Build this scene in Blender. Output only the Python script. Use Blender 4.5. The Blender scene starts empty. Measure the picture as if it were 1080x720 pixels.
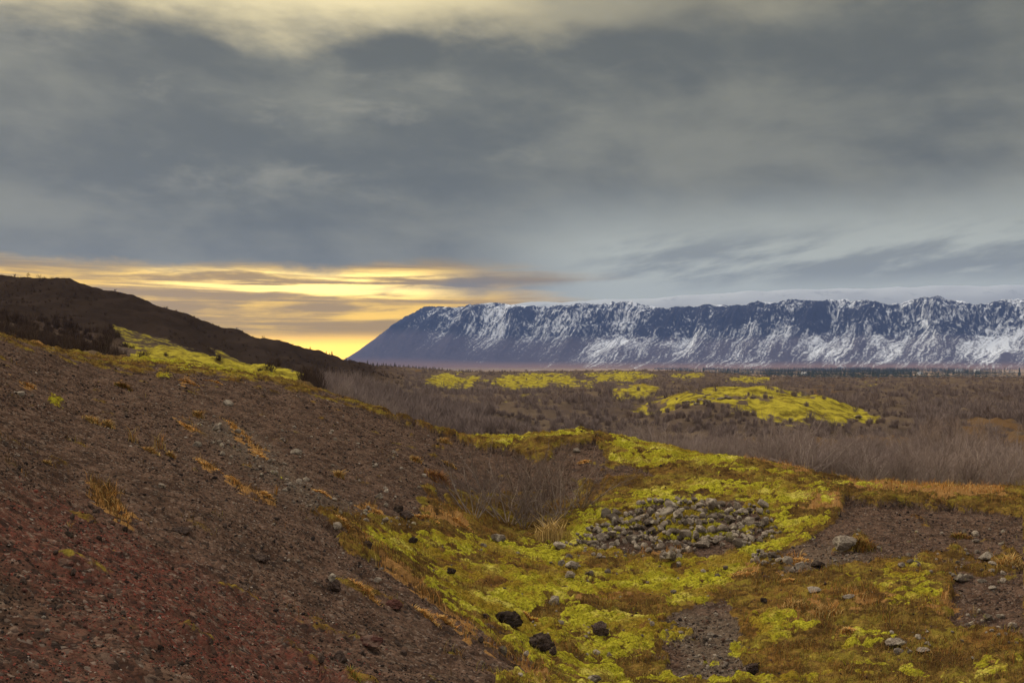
import bpy, bmesh, math, random
import numpy as np

# ------------------------------------------------------------------ camera, sky, sun, exposure
scene = bpy.context.scene
COL = scene.collection
R = math.radians
F = 1000.0                              # focal length in pixels of a 1080 px wide frame
PITCH = math.atan(24 / 1000)            # the horizon sits a little under the picture's centre
cam_d = bpy.data.cameras.new("camera")
cam = bpy.data.objects.new("camera", cam_d)
COL.objects.link(cam)
cam.location = (0, 0, 0)                # eye height is the zero level, ground is negative
cam.rotation_euler = (math.pi / 2 + PITCH, 0, 0)
cam_d.sensor_width = 36
cam_d.lens = 36 * F / 1080
cam_d.clip_start = 0.1
cam_d.clip_end = 40000
scene.camera = cam
scene.view_settings.view_transform = 'Standard'
scene.view_settings.look = 'None'
scene.view_settings.exposure = 0.76
scene.view_settings.gamma = 1.0
scene.view_settings.use_curve_mapping = False
cy = scene.cycles
cy.max_bounces = 5; cy.diffuse_bounces = 2; cy.glossy_bounces = 1; cy.volume_bounces = 0
cy.transmission_bounces = 1; cy.transparent_max_bounces = 4
cy.use_denoising = True
try:
    cy.denoiser = 'OPENIMAGEDENOISE'
except Exception:
    pass
SUN_ELEV, SUN_AZ = R(31), R(-50)        # soft light through the cloud from the front left


class S:
    """a shader socket with arithmetic"""
    def __init__(s, nt, sock): s.nt, s.s = nt, sock
    def _b(s, op, o, rev=False):
        a, b = (o, s) if rev else (s, o)
        return s.nt.math(op, a, b)
    def __add__(s, o): return s._b('ADD', o)
    def __radd__(s, o): return s._b('ADD', o)
    def __sub__(s, o): return s._b('SUBTRACT', o)
    def __rsub__(s, o): return s._b('SUBTRACT', o, True)
    def __mul__(s, o): return s._b('MULTIPLY', o)
    def __rmul__(s, o): return s._b('MULTIPLY', o)
    def __truediv__(s, o): return s._b('DIVIDE', o)


class NT:
    """short hand for a node tree"""
    def __init__(s, tree): s.t = tree; s.n = tree.nodes; s.l = tree.links
    def put(s, inp, v):
        if isinstance(v, S): s.l.new(v.s, inp)
        elif isinstance(v, (tuple, list)) and len(v) == 3 and inp.type == 'RGBA': inp.default_value = (*v, 1)
        else: inp.default_value = v
    def math(s, op, a, b=None, c=None, clamp=False):
        n = s.n.new('ShaderNodeMath'); n.operation = op; n.use_clamp = clamp
        for k, v in enumerate((a, b, c)):
            if v is not None: s.put(n.inputs[k], v)
        return S(s, n.outputs[0])
    def step(s, lo, hi, x, a=0.0, b=1.0):
        n = s.n.new('ShaderNodeMapRange'); n.interpolation_type = 'SMOOTHSTEP'
        if lo > hi: lo, hi, a, b = hi, lo, b, a
        s.put(n.inputs[0], x)
        for k, v in zip((1, 2, 3, 4), (lo, hi, a, b)): n.inputs[k].default_value = v
        return S(s, n.outputs[0])
    def mix(s, f, a, b, mode='MIX'):
        n = s.n.new('ShaderNodeMix'); n.data_type = 'RGBA'; n.blend_type = mode; n.clamp_factor = True
        s.put(n.inputs[0], f); s.put(n.inputs[6], a); s.put(n.inputs[7], b)
        return S(s, n.outputs[2])
    def noise(s, vec, scale=1.0, detail=4.0, rough=0.55, dist=0.0):
        n = s.n.new('ShaderNodeTexNoise')
        s.put(n.inputs['Vector'], vec)
        n.inputs['Scale'].default_value = scale; n.inputs['Detail'].default_value = detail
        n.inputs['Roughness'].default_value = rough; n.inputs['Distortion'].default_value = dist
        return S(s, n.outputs[0])
    def vor(s, vec, scale, out='Color', feature='F1', rnd=1.0):
        n = s.n.new('ShaderNodeTexVoronoi'); n.feature = feature
        s.put(n.inputs['Vector'], vec); n.inputs['Scale'].default_value = scale
        n.inputs['Randomness'].default_value = rnd
        return S(s, n.outputs[out])
    def sep(s, v):
        n = s.n.new('ShaderNodeSeparateXYZ'); s.put(n.inputs[0], v)
        return [S(s, o) for o in n.outputs]
    def comb(s, x, y, z=0.0):
        n = s.n.new('ShaderNodeCombineXYZ')
        for k, v in enumerate((x, y, z)): s.put(n.inputs[k], v)
        return S(s, n.outputs[0])
    def attr(s, name, out='Color'):
        n = s.n.new('ShaderNodeAttribute'); n.attribute_name = name
        return S(s, n.outputs[out])
    def coord(s, out='Object'):
        n = s.n.new('ShaderNodeTexCoord'); return S(s, n.outputs[out])
    def pos(s):
        n = s.n.new('ShaderNodeNewGeometry'); return S(s, n.outputs['Position'])
    def bump(s, h, dist, strength=1.0, normal=None):
        n = s.n.new('ShaderNodeBump'); s.put(n.inputs['Height'], h)
        n.inputs['Distance'].default_value = dist; n.inputs['Strength'].default_value = strength
        if normal is not None: s.put(n.inputs['Normal'], normal)
        return S(s, n.outputs[0])


world = bpy.data.worlds.new("World")
scene.world = world
world.use_nodes = True
W = NT(world.node_tree)
W.n.clear()
wo = W.n.new('ShaderNodeOutputWorld'); bg = W.n.new('ShaderNodeBackground')
W.l.new(bg.outputs[0], wo.inputs[0])
sky = W.n.new('ShaderNodeTexSky'); sky.sky_type = 'NISHITA'; sky.sun_disc = False
sky.sun_elevation = SUN_ELEV; sky.sun_rotation = SUN_AZ
dx, dy, dz = W.sep(W.coord('Generated'))
E = W.math('ARCTANGENT', dz / W.math('SQRT', dx * dx + dy * dy + 1e-6))       # elevation
A = W.math('ARCTAN2', dx, dy)                                                 # bearing, 0 = view axis
Ec = E + (W.noise(W.comb(A * 2.2, E * 7.0, 0.3), 3.0, 5, 0.55) - 0.5) * 0.05
soft = W.noise(W.comb(A * 2.8 + E * 1.2, E * 6.0, 1.7), 1.9, 8, 0.56, 0.15)
wisp = W.noise(W.comb(A * 4.6, E * 13.0, 5.1), 1.9, 8, 0.6, 0.2)
front = W.step(1.5, 0.55, W.math('ABSOLUTE', A))
grey = W.mix(W.step(0.33, 0.72, soft + (wisp - 0.5) * 0.35), (0.116, 0.115, 0.085), (0.218, 0.209, 0.147))
grey = W.mix(W.step(0.52, 0.75, wisp) * W.step(0.13, 0.2, E) * W.step(0.25, -0.05, A) * 0.5, grey, (0.33, 0.305, 0.22))
# warm thin cloud high on the left
leftness = W.step(0.20, -0.16, A + (soft - 0.5) * 0.5)
hi = W.step(0.312, 0.375, Ec + (soft - 0.5) * 0.10 - A * 0.03)
col = W.mix(hi * (leftness * 0.85 + 0.15), grey, (0.90, 0.75, 0.40))
# the paler air above the snow mountain on the right
right = W.step(-0.10, 0.12, A)
pale = W.step(0.20, 0.105, E + (wisp - 0.5) * 0.03) * right
col = W.mix(pale * 0.9, col, (0.50, 0.51, 0.42))
lens_n = W.noise(W.comb(A * 5.0 - E * 5.0, E * 20.0 - A * 2.4, 9.0), 1.5, 8, 0.6, 0.1)
lens = W.step(0.42, 0.60, lens_n) * W.step(0.070, 0.095, E) * W.step(0.150, 0.115, E) * W.step(0.02, 0.16, A)
col = W.mix(lens * 0.75, col, (0.20, 0.205, 0.175))
# slit of yellow sky at the horizon, streaked with brown cloud
streak = W.noise(W.comb(A * 2.4, E * 44.0, 2.2), 1.9, 7, 0.62, 0.45)
gap_edge = W.step(0.108, 0.086, E + (wisp - 0.5) * 0.045) * W.step(0.09, -0.06, A + (streak - 0.5) * 0.40)
gold = W.mix(W.step(0.40, 0.68, streak + (wisp - 0.5) * 0.4), (0.46, 0.255, 0.0), (1.40, 0.80, 0.0))
bar = W.step(0.066, 0.078, E + (streak - 0.5) * 0.022) * W.step(0.100, 0.090, E + (wisp - 0.5) * 0.012) * W.step(0.0, -0.13, A) * W.step(-0.42, -0.28, A + (streak - 0.5) * .2)
gold = W.mix(bar * W.step(0.44, 0.62, streak + (wisp - 0.5) * 0.3), gold, (2.5, 1.7, 0.40))
low = W.step(0.036, 0.014, E + (streak - 0.5) * 0.008) * W.step(0.0, -0.1, A)
gold = W.mix(low, gold, (2.7, 1.45, 0.10))
col = W.mix(gap_edge, col, gold)
# dark bank lying across the right end of the slit
bank = W.step(0.30, 0.0, W.math('ABSOLUTE', (E - 0.083 + (A + 0.03) * -0.05) * 14.0) + W.math('ABSOLUTE', A + 0.03) * 1.6 + (wisp - 0.5) * 0.5)
col = W.mix(bank * 0.8, col, (0.165, 0.15, 0.11))
# overhead and behind the viewer the overcast is much brighter
over = W.step(0.42, 1.0, E)
col = W.mix(over, col, (2.25, 1.98, 1.62))
back = 1.0 - front
col = W.mix(back * W.step(0.02, 0.3, E), col, (1.15, 1.03, 0.87))
col = W.mix(0.06, col, W.mix(1.0, S(W, sky.outputs[0]), (0.10, 0.10, 0.10), 'MULTIPLY'))
col = W.mix(W.step(0.0, -0.03, E), col, (0.06, 0.055, 0.05))
W.put(bg.inputs[0], col)
bg.inputs[1].default_value = 0.66

sun_d = bpy.data.lights.new("sun", 'SUN'); sun_d.energy = 1.5; sun_d.angle = R(10); sun_d.color = (1.0, 0.87, 0.66)
sun = bpy.data.objects.new("sun", sun_d); COL.objects.link(sun)
sun.rotation_euler = (math.pi / 2 - SUN_ELEV, 0, math.pi - SUN_AZ)
sun.location = (-60, 80, 120)

# ------------------------------------------------------------------ helpers
rng = np.random.default_rng(7)
random.seed(7)
_perm = np.random.default_rng(3).permutation(256).astype(np.int32)
_perm = np.concatenate([_perm, _perm])
_ga = np.linspace(0, 2 * np.pi, 256, endpoint=False)
_GX, _GY = np.cos(_ga).astype(np.float32), np.sin(_ga).astype(np.float32)


def perlin(x, y, seed=0):
    x = np.asarray(x, np.float64) + seed * 17.31; y = np.asarray(y, np.float64) - seed * 9.73
    fx, fy = np.floor(x), np.floor(y)
    ix, iy = fx.astype(np.int64), fy.astype(np.int64)
    x, y = (x - fx).astype(np.float32), (y - fy).astype(np.float32)
    u, v = x * x * x * (x * (x * 6 - 15) + 10), y * y * y * (y * (y * 6 - 15) + 10)
    def g(ax, ay, px_, py_):
        h = _perm[_perm[ax & 255] + (ay & 255)]
        return _GX[h] * px_ + _GY[h] * py_
    a, b = g(ix, iy, x, y), g(ix + 1, iy, x - 1, y)
    c, d = g(ix, iy + 1, x, y - 1), g(ix + 1, iy + 1, x - 1, y - 1)
    a = a + u * (b - a); c = c + u * (d - c)
    return (a + v * (c - a)) * 1.5


def fbm(x, y, octaves=4, seed=0, gain=0.5):
    out, amp, k = 0, 1.0, 1.0
    for o in range(octaves):
        out = out + amp * perlin(x * k, y * k, seed + o * 3)
        amp *= gain; k *= 2.03
    return out


def sst(lo, hi, x):
    t = np.clip((np.asarray(x, np.float64) - lo) / (hi - lo), 0, 1)
    return t * t * (3 - 2 * t)


def project(X, Y, Z):
    zc = Y * math.cos(PITCH) + Z * math.sin(PITCH)
    yc = -Y * math.sin(PITCH) + Z * math.cos(PITCH)
    return 540 + F * X / zc, 360 - F * yc / zc


def at(px, py, Y):
    a, b = (px - 540) / F, (360 - py) / F
    d = (a, math.cos(PITCH) - b * math.sin(PITCH), math.sin(PITCH) + b * math.cos(PITCH))
    k = Y / d[1]
    return (d[0] * k, Y, d[2] * k)


def mesh_obj(name, verts, faces, mats=None, smooth=False, parent=None, link=True):
    """verts (n,3); faces an (m,k) array, or a list of such arrays"""
    me = bpy.data.meshes.new(name)
    verts = np.asarray(verts, np.float32)
    fl = faces if isinstance(faces, list) else [faces]
    fl = [np.asarray(f, np.int32) for f in fl if len(f)]
    me.vertices.add(len(verts)); me.vertices.foreach_set("co", verts.ravel())
    loops = np.concatenate([f.ravel() for f in fl])
    tot = np.concatenate([np.full(len(f), f.shape[1], np.int32) for f in fl])
    start = np.concatenate([[0], np.cumsum(tot)[:-1]]).astype(np.int32)
    me.loops.add(len(loops)); me.loops.foreach_set("vertex_index", loops)
    me.polygons.add(len(tot)); me.polygons.foreach_set("loop_start", start)
    me.polygons.foreach_set("use_smooth", np.full(len(tot), smooth, bool))
    me.update(calc_edges=True)
    for m in (mats if isinstance(mats, (list, tuple)) else [mats] if mats else []): me.materials.append(m)
    o = bpy.data.objects.new(name, me)
    if link: COL.objects.link(o)
    if parent is not None: o.parent = parent
    return o


def set_col(o, name, rgb):
    a = o.data.attributes.new(name, 'FLOAT_COLOR', 'POINT')
    c = np.ones((len(o.data.vertices), 4), np.float32); c[:, :rgb.shape[1]] = rgb
    a.data.foreach_set("color", c.ravel())


def tag(o, label=None, cat=None, group=None, kind=None):
    if label: o["label"] = label
    if cat: o["category"] = cat
    if group: o["group"] = group
    if kind: o["kind"] = kind
    return o


def material(name, rough=0.95):
    m = bpy.data.materials.new(name); m.use_nodes = True
    t = NT(m.node_tree); b = t.n['Principled BSDF']
    b.inputs['Roughness'].default_value = rough
    b.inputs['Specular IOR Level'].default_value = 0.0
    return m, t, b


def grid_faces(nr, nc):
    i = np.arange(nr - 1)[:, None] * nc + np.arange(nc - 1)[None, :]
    i = i.ravel()
    return np.stack([i, i + 1, i + nc + 1, i + nc], 1)


# ------------------------------------------------------------------ the lie of the land
CP = [  # picture x, y and depth in metres of points read off the photograph
    # near slope of red scoria
    (0, 720, 4.6), (150, 720, 5.6), (300, 720, 7.2), (430, 720, 9.5), (560, 720, 13.0),
    (0, 600, 6.5), (0, 500, 10.5), (150, 600, 9), (300, 650, 11), (200, 520, 16), (100, 470, 19), (0, 420, 20),
    (400, 670, 12.2), (300, 580, 15), (60, 540, 10.5), (200, 650, 7.6),
    # where it turns into the gully
    (0, 400, 24), (50, 422, 24), (150, 460, 23), (250, 507, 21), (350, 552, 19.5), (400, 598, 17.5), (480, 655, 15.2),
    (120, 428, 28), (200, 442, 30), (250, 470, 27.5), (330, 510, 25), (350, 470, 33), (400, 530, 27), (450, 500, 33), (470, 548, 27.5),
    # far rim of the bowl
    (0, 357, 33), (50, 371, 36), (100, 382, 39), (200, 390, 43), (300, 403, 46), (350, 417, 47), (400, 435, 47), (450, 451, 46),
    (530, 467, 46), (600, 463, 47), (640, 466, 46), (700, 477, 43), (780, 491, 40), (840, 505, 38), (900, 518, 36.5), (1000, 525, 35), (1080, 528, 35),
    (0, 378, 29), (100, 402, 34), (200, 412, 37), (300, 427, 40), (400, 457, 41), (480, 478, 41),
    # bowl floor
    (540, 556, 33), (530, 500, 39.5), (600, 520, 36.5), (600, 562, 30.5), (500, 565, 28),
    (620, 579, 28.5), (715, 582, 28), (810, 580, 27.5), (720, 527, 33), (650, 537, 33), (790, 535, 32), (720, 517, 36), (780, 510, 36.8),
    (680, 500, 39), (460, 600, 22.5), (490, 625, 20.5), (540, 652, 19.3), (560, 600, 25), (640, 620, 23.5), (700, 680, 18.6), (640, 720, 16.3), (800, 720, 16),
    (800, 640, 21), (900, 600, 23.5), (900, 680, 17.5), (1000, 720, 15), (1080, 720, 14.3), (1080, 620, 20), (1000, 620, 21),
    (1080, 560, 26.5), (980, 560, 27.5), (900, 552, 28.5), (590, 700, 16.5),
    # heath between rim and dark hill
    (150, 385, 70), (250, 391, 80), (330, 401, 75), (400, 412, 85), (100, 375, 80), (0, 350, 80),
    # the dark hill
    (0, 330, 120), (0, 310, 155), (0, 292, 190), (60, 293, 190), (100, 303, 190), (140, 315, 192), (200, 336, 205), (250, 352, 225),
    (300, 367, 255), (330, 375, 290), (360, 381, 330), (400, 386, 400), (450, 390, 450),
    (60, 335, 130), (130, 350, 125), (200, 366, 130), (250, 379, 140), (300, 387, 150), (350, 394, 150), (100, 325, 155),
]
WP = [  # bearing (x/y), depth and height of points the photograph does not show directly
    (0, 1.4, -1.9), (-1.3, 1.4, -1.2), (1.3, 1.4, -2.8), (0, 3.0, -2.35), (0.2, 4.5, -3.1), (0.3, 9, -5.0), (0.6, 5, -4.1), (0.6, 9.5, -5.0), (0.1, 9.5, -4.1),
    (-0.9, 3, -1.1), (-0.9, 10, 0.3), (-0.9, 20, 2.3), (-0.9, 33, 3.2), (-0.9, 80, 6), (-0.9, 190, 19), (-0.9, 320, 12), (-1.4, 10, 2.0), (-1.4, 60, 8), (-1.4, 250, 18),
    (0.9, 3, -3.5), (0.9, 8, -4.8), (0.9, 15, -4.7), (0.9, 35, -4.9), (0.9, 50, -6.0), (0.9, 100, -5.7), (0.9, 300, -5.5), (0.9, 650, -5), (1.4, 10, -4.6), (1.4, 100, -5.6),
    (-0.44, 55, 0.3), (-0.54, 50, 0.8),
    (-0.54, 265, 10), (-0.36, 280, 4), (-0.25, 330, 1), (-0.54, 400, 0), (-0.3, 450, -3), (-0.2, 550, -5), (-0.54, 650, -5), (-0.9, 650, -4), (-1.4, 650, -5),
]
for u_ in (-0.08, 0.06, 0.18, 0.3, 0.42, 0.54):
    for Y_, z_ in ((51, -6.3), (60, -6.2), (75, -5.9), (100, -5.9), (150, -6.0), (220, -6.0), (330, -5.4), (500, -5.2), (650, -5.2)):
        if u_ > 0.2 and Y_ > 300: z_ = {330: -5.9, 500: -7.6, 650: -10.0}[Y_]
        if u_ < 0 and Y_ < 76: z_ += 1.2
        if u_ < 0 and 76 < Y_ < 160: z_ += 0.5
        WP.append((u_, Y_, z_))
for u_ in (-1.4, -0.9, -0.5, -0.2, 0.1, 0.5, 0.9, 1.4):
    WP.append((u_, 820, -12)); WP.append((u_, 1100, -30))
_c = [at(*p) for p in CP]
_c = np.array([(x / y, math.log(y), z) for x, y, z in _c] + [(u, math.log(y), z) for u, y, z in WP])
SU = 2.2
_q = np.stack([_c[:, 0] * SU, _c[:, 1]], 1)


def _phi(r2): return 0.5 * r2 * np.log(r2 + 1e-12)


def _solve():
    n = len(_q)
    K = _phi(((_q[:, None] - _q[None]) ** 2).sum(-1)) + np.eye(n) * 0.004
    P = np.concatenate([np.ones((n, 1)), _q], 1)
    M = np.block([[K, P], [P.T, np.zeros((3, 3))]])
    return np.linalg.solve(M, np.concatenate([_c[:, 2], np.zeros(3)]))


_w = _solve()


def base_height(X, Y):
    u, v = (X / Y * SU).ravel(), np.log(Y).ravel()
    out = np.empty(len(u))
    for i in range(0, len(u), 60000):
        a, b = u[i:i + 60000], v[i:i + 60000]
        r2 = (a[:, None] - _q[None, :, 0]) ** 2 + (b[:, None] - _q[None, :, 1]) ** 2
        out[i:i + 60000] = _phi(r2) @ _w[:-3] + _w[-3] + _w[-2] * a + _w[-1] * b
    return out.reshape(X.shape)


# -- what grows where: outlines of the ground cover, laid on the ground by bearing and depth
GW, GH = 1080, 720


def raster(polys, blur=4):
    m = np.zeros((GH, GW), np.float32)
    yy, xx = np.mgrid[0:GH, 0:GW]
    for w, poly in polys:
        p = np.array(poly, float)
        x0, x1 = int(max(0, p[:, 0].min())), int(min(GW, p[:, 0].max() + 1))
        y0, y1 = int(max(0, p[:, 1].min())), int(min(GH, p[:, 1].max() + 1))
        X, Y = xx[y0:y1, x0:x1], yy[y0:y1, x0:x1]
        ins = np.zeros(X.shape, bool)
        for k in range(len(p)):
            (ax, ay), (bx, by) = p[k], p[(k + 1) % len(p)]
            if ay == by: continue
            c = ((ay > Y) != (by > Y)) & (X < (bx - ax) * (Y - ay) / (by - ay) + ax)
            ins ^= c
        sub = m[y0:y1, x0:x1]
        sub[ins] = w
    for _ in range(2):
        for ax in (0, 1):
            k = blur * 2 + 1
            pad = [(0, 0), (0, 0)]; pad[ax] = (blur + 1, blur)
            c = np.cumsum(np.pad(m, pad, mode='edge'), axis=ax)
            m = (c[k:] - c[:-k] if ax == 0 else c[:, k:] - c[:, :-k]) / k
    return m


def lookup(img, px, py):
    x = np.clip(px, 0, GW - 1.01); y = np.clip(py, 0, GH - 1.01)
    ix, iy = x.astype(int), y.astype(int)
    fx, fy = x - ix, y - iy
    return (img[iy, ix] * (1 - fx) + img[iy, ix + 1] * fx) * (1 - fy) + (img[iy + 1, ix] * (1 - fx) + img[iy + 1, ix + 1] * fx) * fy


ell = lambda cx, cy_, rx, ry, n=14: [(cx + rx * math.cos(k * 2 * math.pi / n), cy_ + ry * math.sin(k * 2 * math.pi / n)) for k in range(n)]

MOSS_NEAR = raster([
    (1.0, [(365, 556), (400, 562), (440, 560), (500, 570), (560, 573), (600, 574), (630, 580), (690, 588), (760, 590), (800, 600), (770, 615), (745, 640), (700, 645), (690, 690), (720, 720), (600, 720), (560, 703), (496, 655), (440, 618), (466, 612), (430, 590), (395, 580)]),
    (0.6, [(605, 570), (640, 545), (705, 524), (765, 530), (812, 537), (822, 557), (770, 572), (700, 578)]),
    (1.0, [(595, 548), (630, 530), (690, 515), (720, 522), (640, 545), (605, 570)]),
    (1.0, [(690, 510), (770, 512), (830, 518), (886, 528), (880, 545), (850, 572), (815, 585), (790, 598), (770, 590), (820, 560), (815, 545), (770, 528), (720, 522)]),
    (1.0, [(640, 464), (685, 468), (740, 480), (800, 494), (842, 508), (835, 515), (790, 508), (740, 502), (690, 500), (645, 492)]),
    (0.95, [(505, 452), (530, 443), (570, 452), (625, 460), (632, 464), (590, 470), (568, 468), (540, 478), (505, 474), (480, 466)]),
    (0.8, [(845, 514), (930, 520), (990, 524), (990, 531), (900, 528), (845, 522)]),
    (0.8, [(575, 478), (590, 478), (590, 484), (572, 484)]),
    # cushions in the heath, lower right
    (1.0, ell(820, 664, 36, 16)), (1.0, ell(790, 688, 24, 12)), (1.0, ell(712, 672, 24, 10)), (1.0, ell(910, 684, 40, 15)),
    (0.9, ell(880, 705, 40, 12)), (1.0, ell(958, 638, 30, 14)), (1.0, ell(896, 612, 10, 8)), (0.9, ell(970, 602, 22, 8)), (0.9, ell(945, 615, 30, 18)),
    (0.9, ell(940, 716, 60, 10)), (0.9, ell(1075, 685, 14, 10)), (0.9, ell(985, 620, 14, 10)), (0.8, ell(862, 686, 22, 8)), (0.9, ell(760, 702, 16, 5)), (0.9, ell(1060, 710, 40, 14)),
    (0.8, [(45, 413), (60, 418), (78, 432), (62, 430)]), (0.7, [(160, 393), (185, 398), (190, 406), (170, 404)]),
    (0.7, [(180, 380), (240, 388), (320, 398), (330, 404), (250, 398), (180, 390)]),
    (0.6, ell(290, 503, 8, 3)), (0.6, ell(340, 533, 5, 3)), (0.5, ell(145, 552, 10, 3)), (0.7, ell(350, 707, 12, 6)),
    # brown holes in the moss
    (0.0, ell(658, 640, 46, 9)), (0.0, ell(500, 592, 22, 5)), (0.1, ell(620, 592, 26, 4)), (0.0, ell(690, 590, 30, 8)), (0.0, ell(580, 650, 20, 9)), (0.0, ell(690, 708, 36, 12)),
    (0.1, ell(800, 500, 18, 4)), (0.2, ell(660, 700, 16, 6)), (0.0, ell(606, 690, 14, 10)), (0.2, ell(855, 540, 18, 6)), (0.1, ell(510, 620, 20, 8)), (0.0, ell(640, 600, 22, 6)),
], 3)
HEATH = raster([
    (0.9, [(330, 540), (400, 548), (480, 552), (520, 552), (560, 570), (600, 572), (640, 585), (800, 585), (840, 590), (760, 640), (700, 650), (700, 720), (590, 720), (478, 650), (395, 582)]),
    (1.0, [(770, 612), (830, 608), (880, 600), (940, 592), (1010, 600), (1000, 640), (1000, 660), (1080, 670), (1080, 720), (800, 720), (780, 690), (770, 650)]),
    (0.9, [(480, 520), (560, 522), (640, 555), (600, 575), (500, 570), (450, 556)]),
    (0.9, [(590, 530), (640, 505), (760, 500), (890, 522), (885, 550), (840, 580), (800, 590), (760, 590), (820, 560), (800, 535), (700, 522), (620, 560)]),
    (1.0, [(632, 458), (690, 466), (760, 480), (850, 505), (880, 515), (950, 519), (1080, 521), (1080, 546), (1040, 545), (985, 536), (900, 530), (850, 520), (760, 510), (640, 495)]),
    (0.50, [(90, 376), (180, 380), (300, 392), (360, 410), (420, 432), (480, 440), (500, 444), (500, 470), (420, 446), (340, 420), (250, 402), (150, 394), (100, 390)]),
    (1.0, [(490, 444), (540, 445), (630, 458), (625, 470), (580, 474), (585, 486), (560, 486), (540, 478), (490, 472)]),
    (0.4, [(0, 352), (100, 378), (110, 388), (60, 378), (0, 362)]),
    (0.9, ell(400, 575, 50, 16)), (0.7, ell(640, 540, 20, 20)), (0.7, ell(615, 510, 14, 6)), (0.6, ell(455, 530, 10, 20)),
    (0.8, ell(1063, 592, 14, 12)), (0.7, ell(908, 573, 11, 8)), (0.8, ell(1035, 605, 20, 8)), (0.7, ell(1000, 590, 30, 10)),
], 3)
ORANGE = raster([
    (0.75, [(350, 549), (380, 562), (430, 604), (476, 648), (514, 680), (574, 712), (594, 720), (570, 720), (500, 676), (452, 640), (372, 566)]),
    (1.0, [(93, 508), (108, 510), (148, 550), (140, 556), (112, 540)]),
    (0.9, [(182, 440), (200, 446), (216, 460), (205, 460)]), (0.9, [(236, 436), (250, 448), (285, 480), (275, 486), (245, 455)]),
    (0.9, [(205, 480), (232, 492), (236, 502), (222, 498)]), (0.9, [(240, 498), (262, 512), (292, 528), (286, 532), (250, 516)]),
    (0.9, [(445, 532), (475, 545), (498, 552), (490, 560), (455, 552)]), (0.9, ell(388, 538, 14, 7)),
    (0.8, ell(785, 602, 22, 8)), (0.8, ell(840, 590, 16, 7)), (0.7, ell(832, 612, 9, 5)), (0.8, ell(700, 583, 26, 6)), (0.7, ell(855, 650, 30, 14)), (0.6, ell(890, 632, 30, 10)),
    (0.8, [(760, 478), (800, 488), (850, 500), (870, 512), (840, 508), (780, 492)]), (0.9, [(890, 518), (960, 521), (1060, 524), (1070, 534), (990, 533), (900, 526)]),
    (0.7, ell(870, 535, 26, 7)), (0.6, ell(920, 640, 40, 14)), (0.6, ell(640, 634, 30, 4)), (0.7, ell(1000, 640, 30, 16)), (0.6, ell(1050, 700, 30, 10)),
    (0.6, ell(130, 407, 9, 4)), (0.7, ell(198, 403, 12, 4)), (0.6, ell(30, 408, 10, 4)), (0.6, ell(340, 520, 10, 4)), (0.8, ell(470, 652, 8, 10)),
], 3)
RED = raster([(1.0, [(0, 520), (70, 535), (170, 580), (300, 660), (390, 720), (220, 720), (130, 660), (0, 590)]), (0.6, [(0, 640), (60, 650), (160, 720), (0, 720)])], 22)
GREY = raster([(1.0, [(706, 648), (775, 650), (790, 680), (815, 720), (715, 720), (725, 690), (680, 662)]), (0.8, ell(690, 628, 26, 7)), (0.7, [(800, 590), (860, 575), (930, 580), (880, 605), (810, 615)]),
               (0.5, [(640, 560), (690, 538), (760, 538), (790, 550), (740, 562), (680, 566)]), (0.7, [(200, 440), (260, 450), (340, 520), (400, 545), (330, 540), (240, 480)]),
               (0.7, [(930, 670), (1000, 665), (980, 700), (930, 695)]), (0.6, ell(640, 655, 30, 10))], 5)
MOSS_FAR = raster([
    (0.85, [(662, 432), (690, 420), (730, 413), (790, 416), (850, 420), (905, 432), (937, 443), (900, 452), (840, 447), (780, 446), (700, 441)]), (0.1, [(722, 425), (740, 420), (765, 418), (766, 422), (745, 427)]), (0.35, ell(850, 434, 22, 4)), (0.35, ell(800, 440, 26, 3)), (.4, ell(690, 432, 14, 3)),
    (0.8, [(440, 402), (462, 394), (500, 395), (510, 400), (496, 410), (462, 411)]), (0.85, [(508, 402), (535, 395), (575, 393), (612, 396), (600, 404), (575, 411), (540, 411)]),
    (0.8, [(612, 394), (650, 391), (690, 394), (700, 398), (670, 404), (635, 404)]), (0.8, [(640, 416), (665, 409), (700, 409), (690, 418), (655, 424)]), (0.8, [(706, 396), (740, 393), (752, 397), (735, 402), (712, 402)]),
    (0.8, [(760, 399), (790, 396), (822, 400), (805, 406), (770, 404)]), (0.6, [(565, 406), (600, 400), (640, 402), (630, 409), (585, 411)]), (0.5, [(520, 424), (560, 418), (600, 422), (570, 430)]), (.5, [(880, 405), (930, 402), (960, 406), (910, 410)]),
    (1.0, [(116, 337), (150, 345), (185, 357), (222, 376), (300, 390), (330, 402), (250, 398), (150, 390), (138, 372), (128, 352)]), (0.9, [(205, 354), (222, 360), (260, 378), (300, 388), (290, 393), (240, 380)]),
    (1.0, [(135, 374), (200, 376), (300, 386), (330, 398), (330, 404), (200, 396), (126, 386)]),
], 2)
MOSS_FAR_WIDE = sst(.02, .3, 0) + MOSS_FAR
RUST_FAR = raster([(1.0, [(1020, 448), (1060, 440), (1080, 444), (1080, 500), (1040, 478), (1000, 470)]), (0.7, [(820, 470), (900, 455), (980, 462), (1000, 480), (900, 476)]), (0.7, ell(860, 415, 30, 8)), (0.8, [(660, 425), (700, 412), (690, 428)])], 4)


def rim_depth(u):
    return np.interp(u, [-1.4, -.54, -.44, -.34, -.24, -.14, -.01, .1, .16, .24, .3, .36, .46, .54, 1.4], [34, 34.5, 41, 45, 48, 49, 48, 48, 44.5, 41.5, 39.5, 38, 36.5, 36.5, 36.5])


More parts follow.
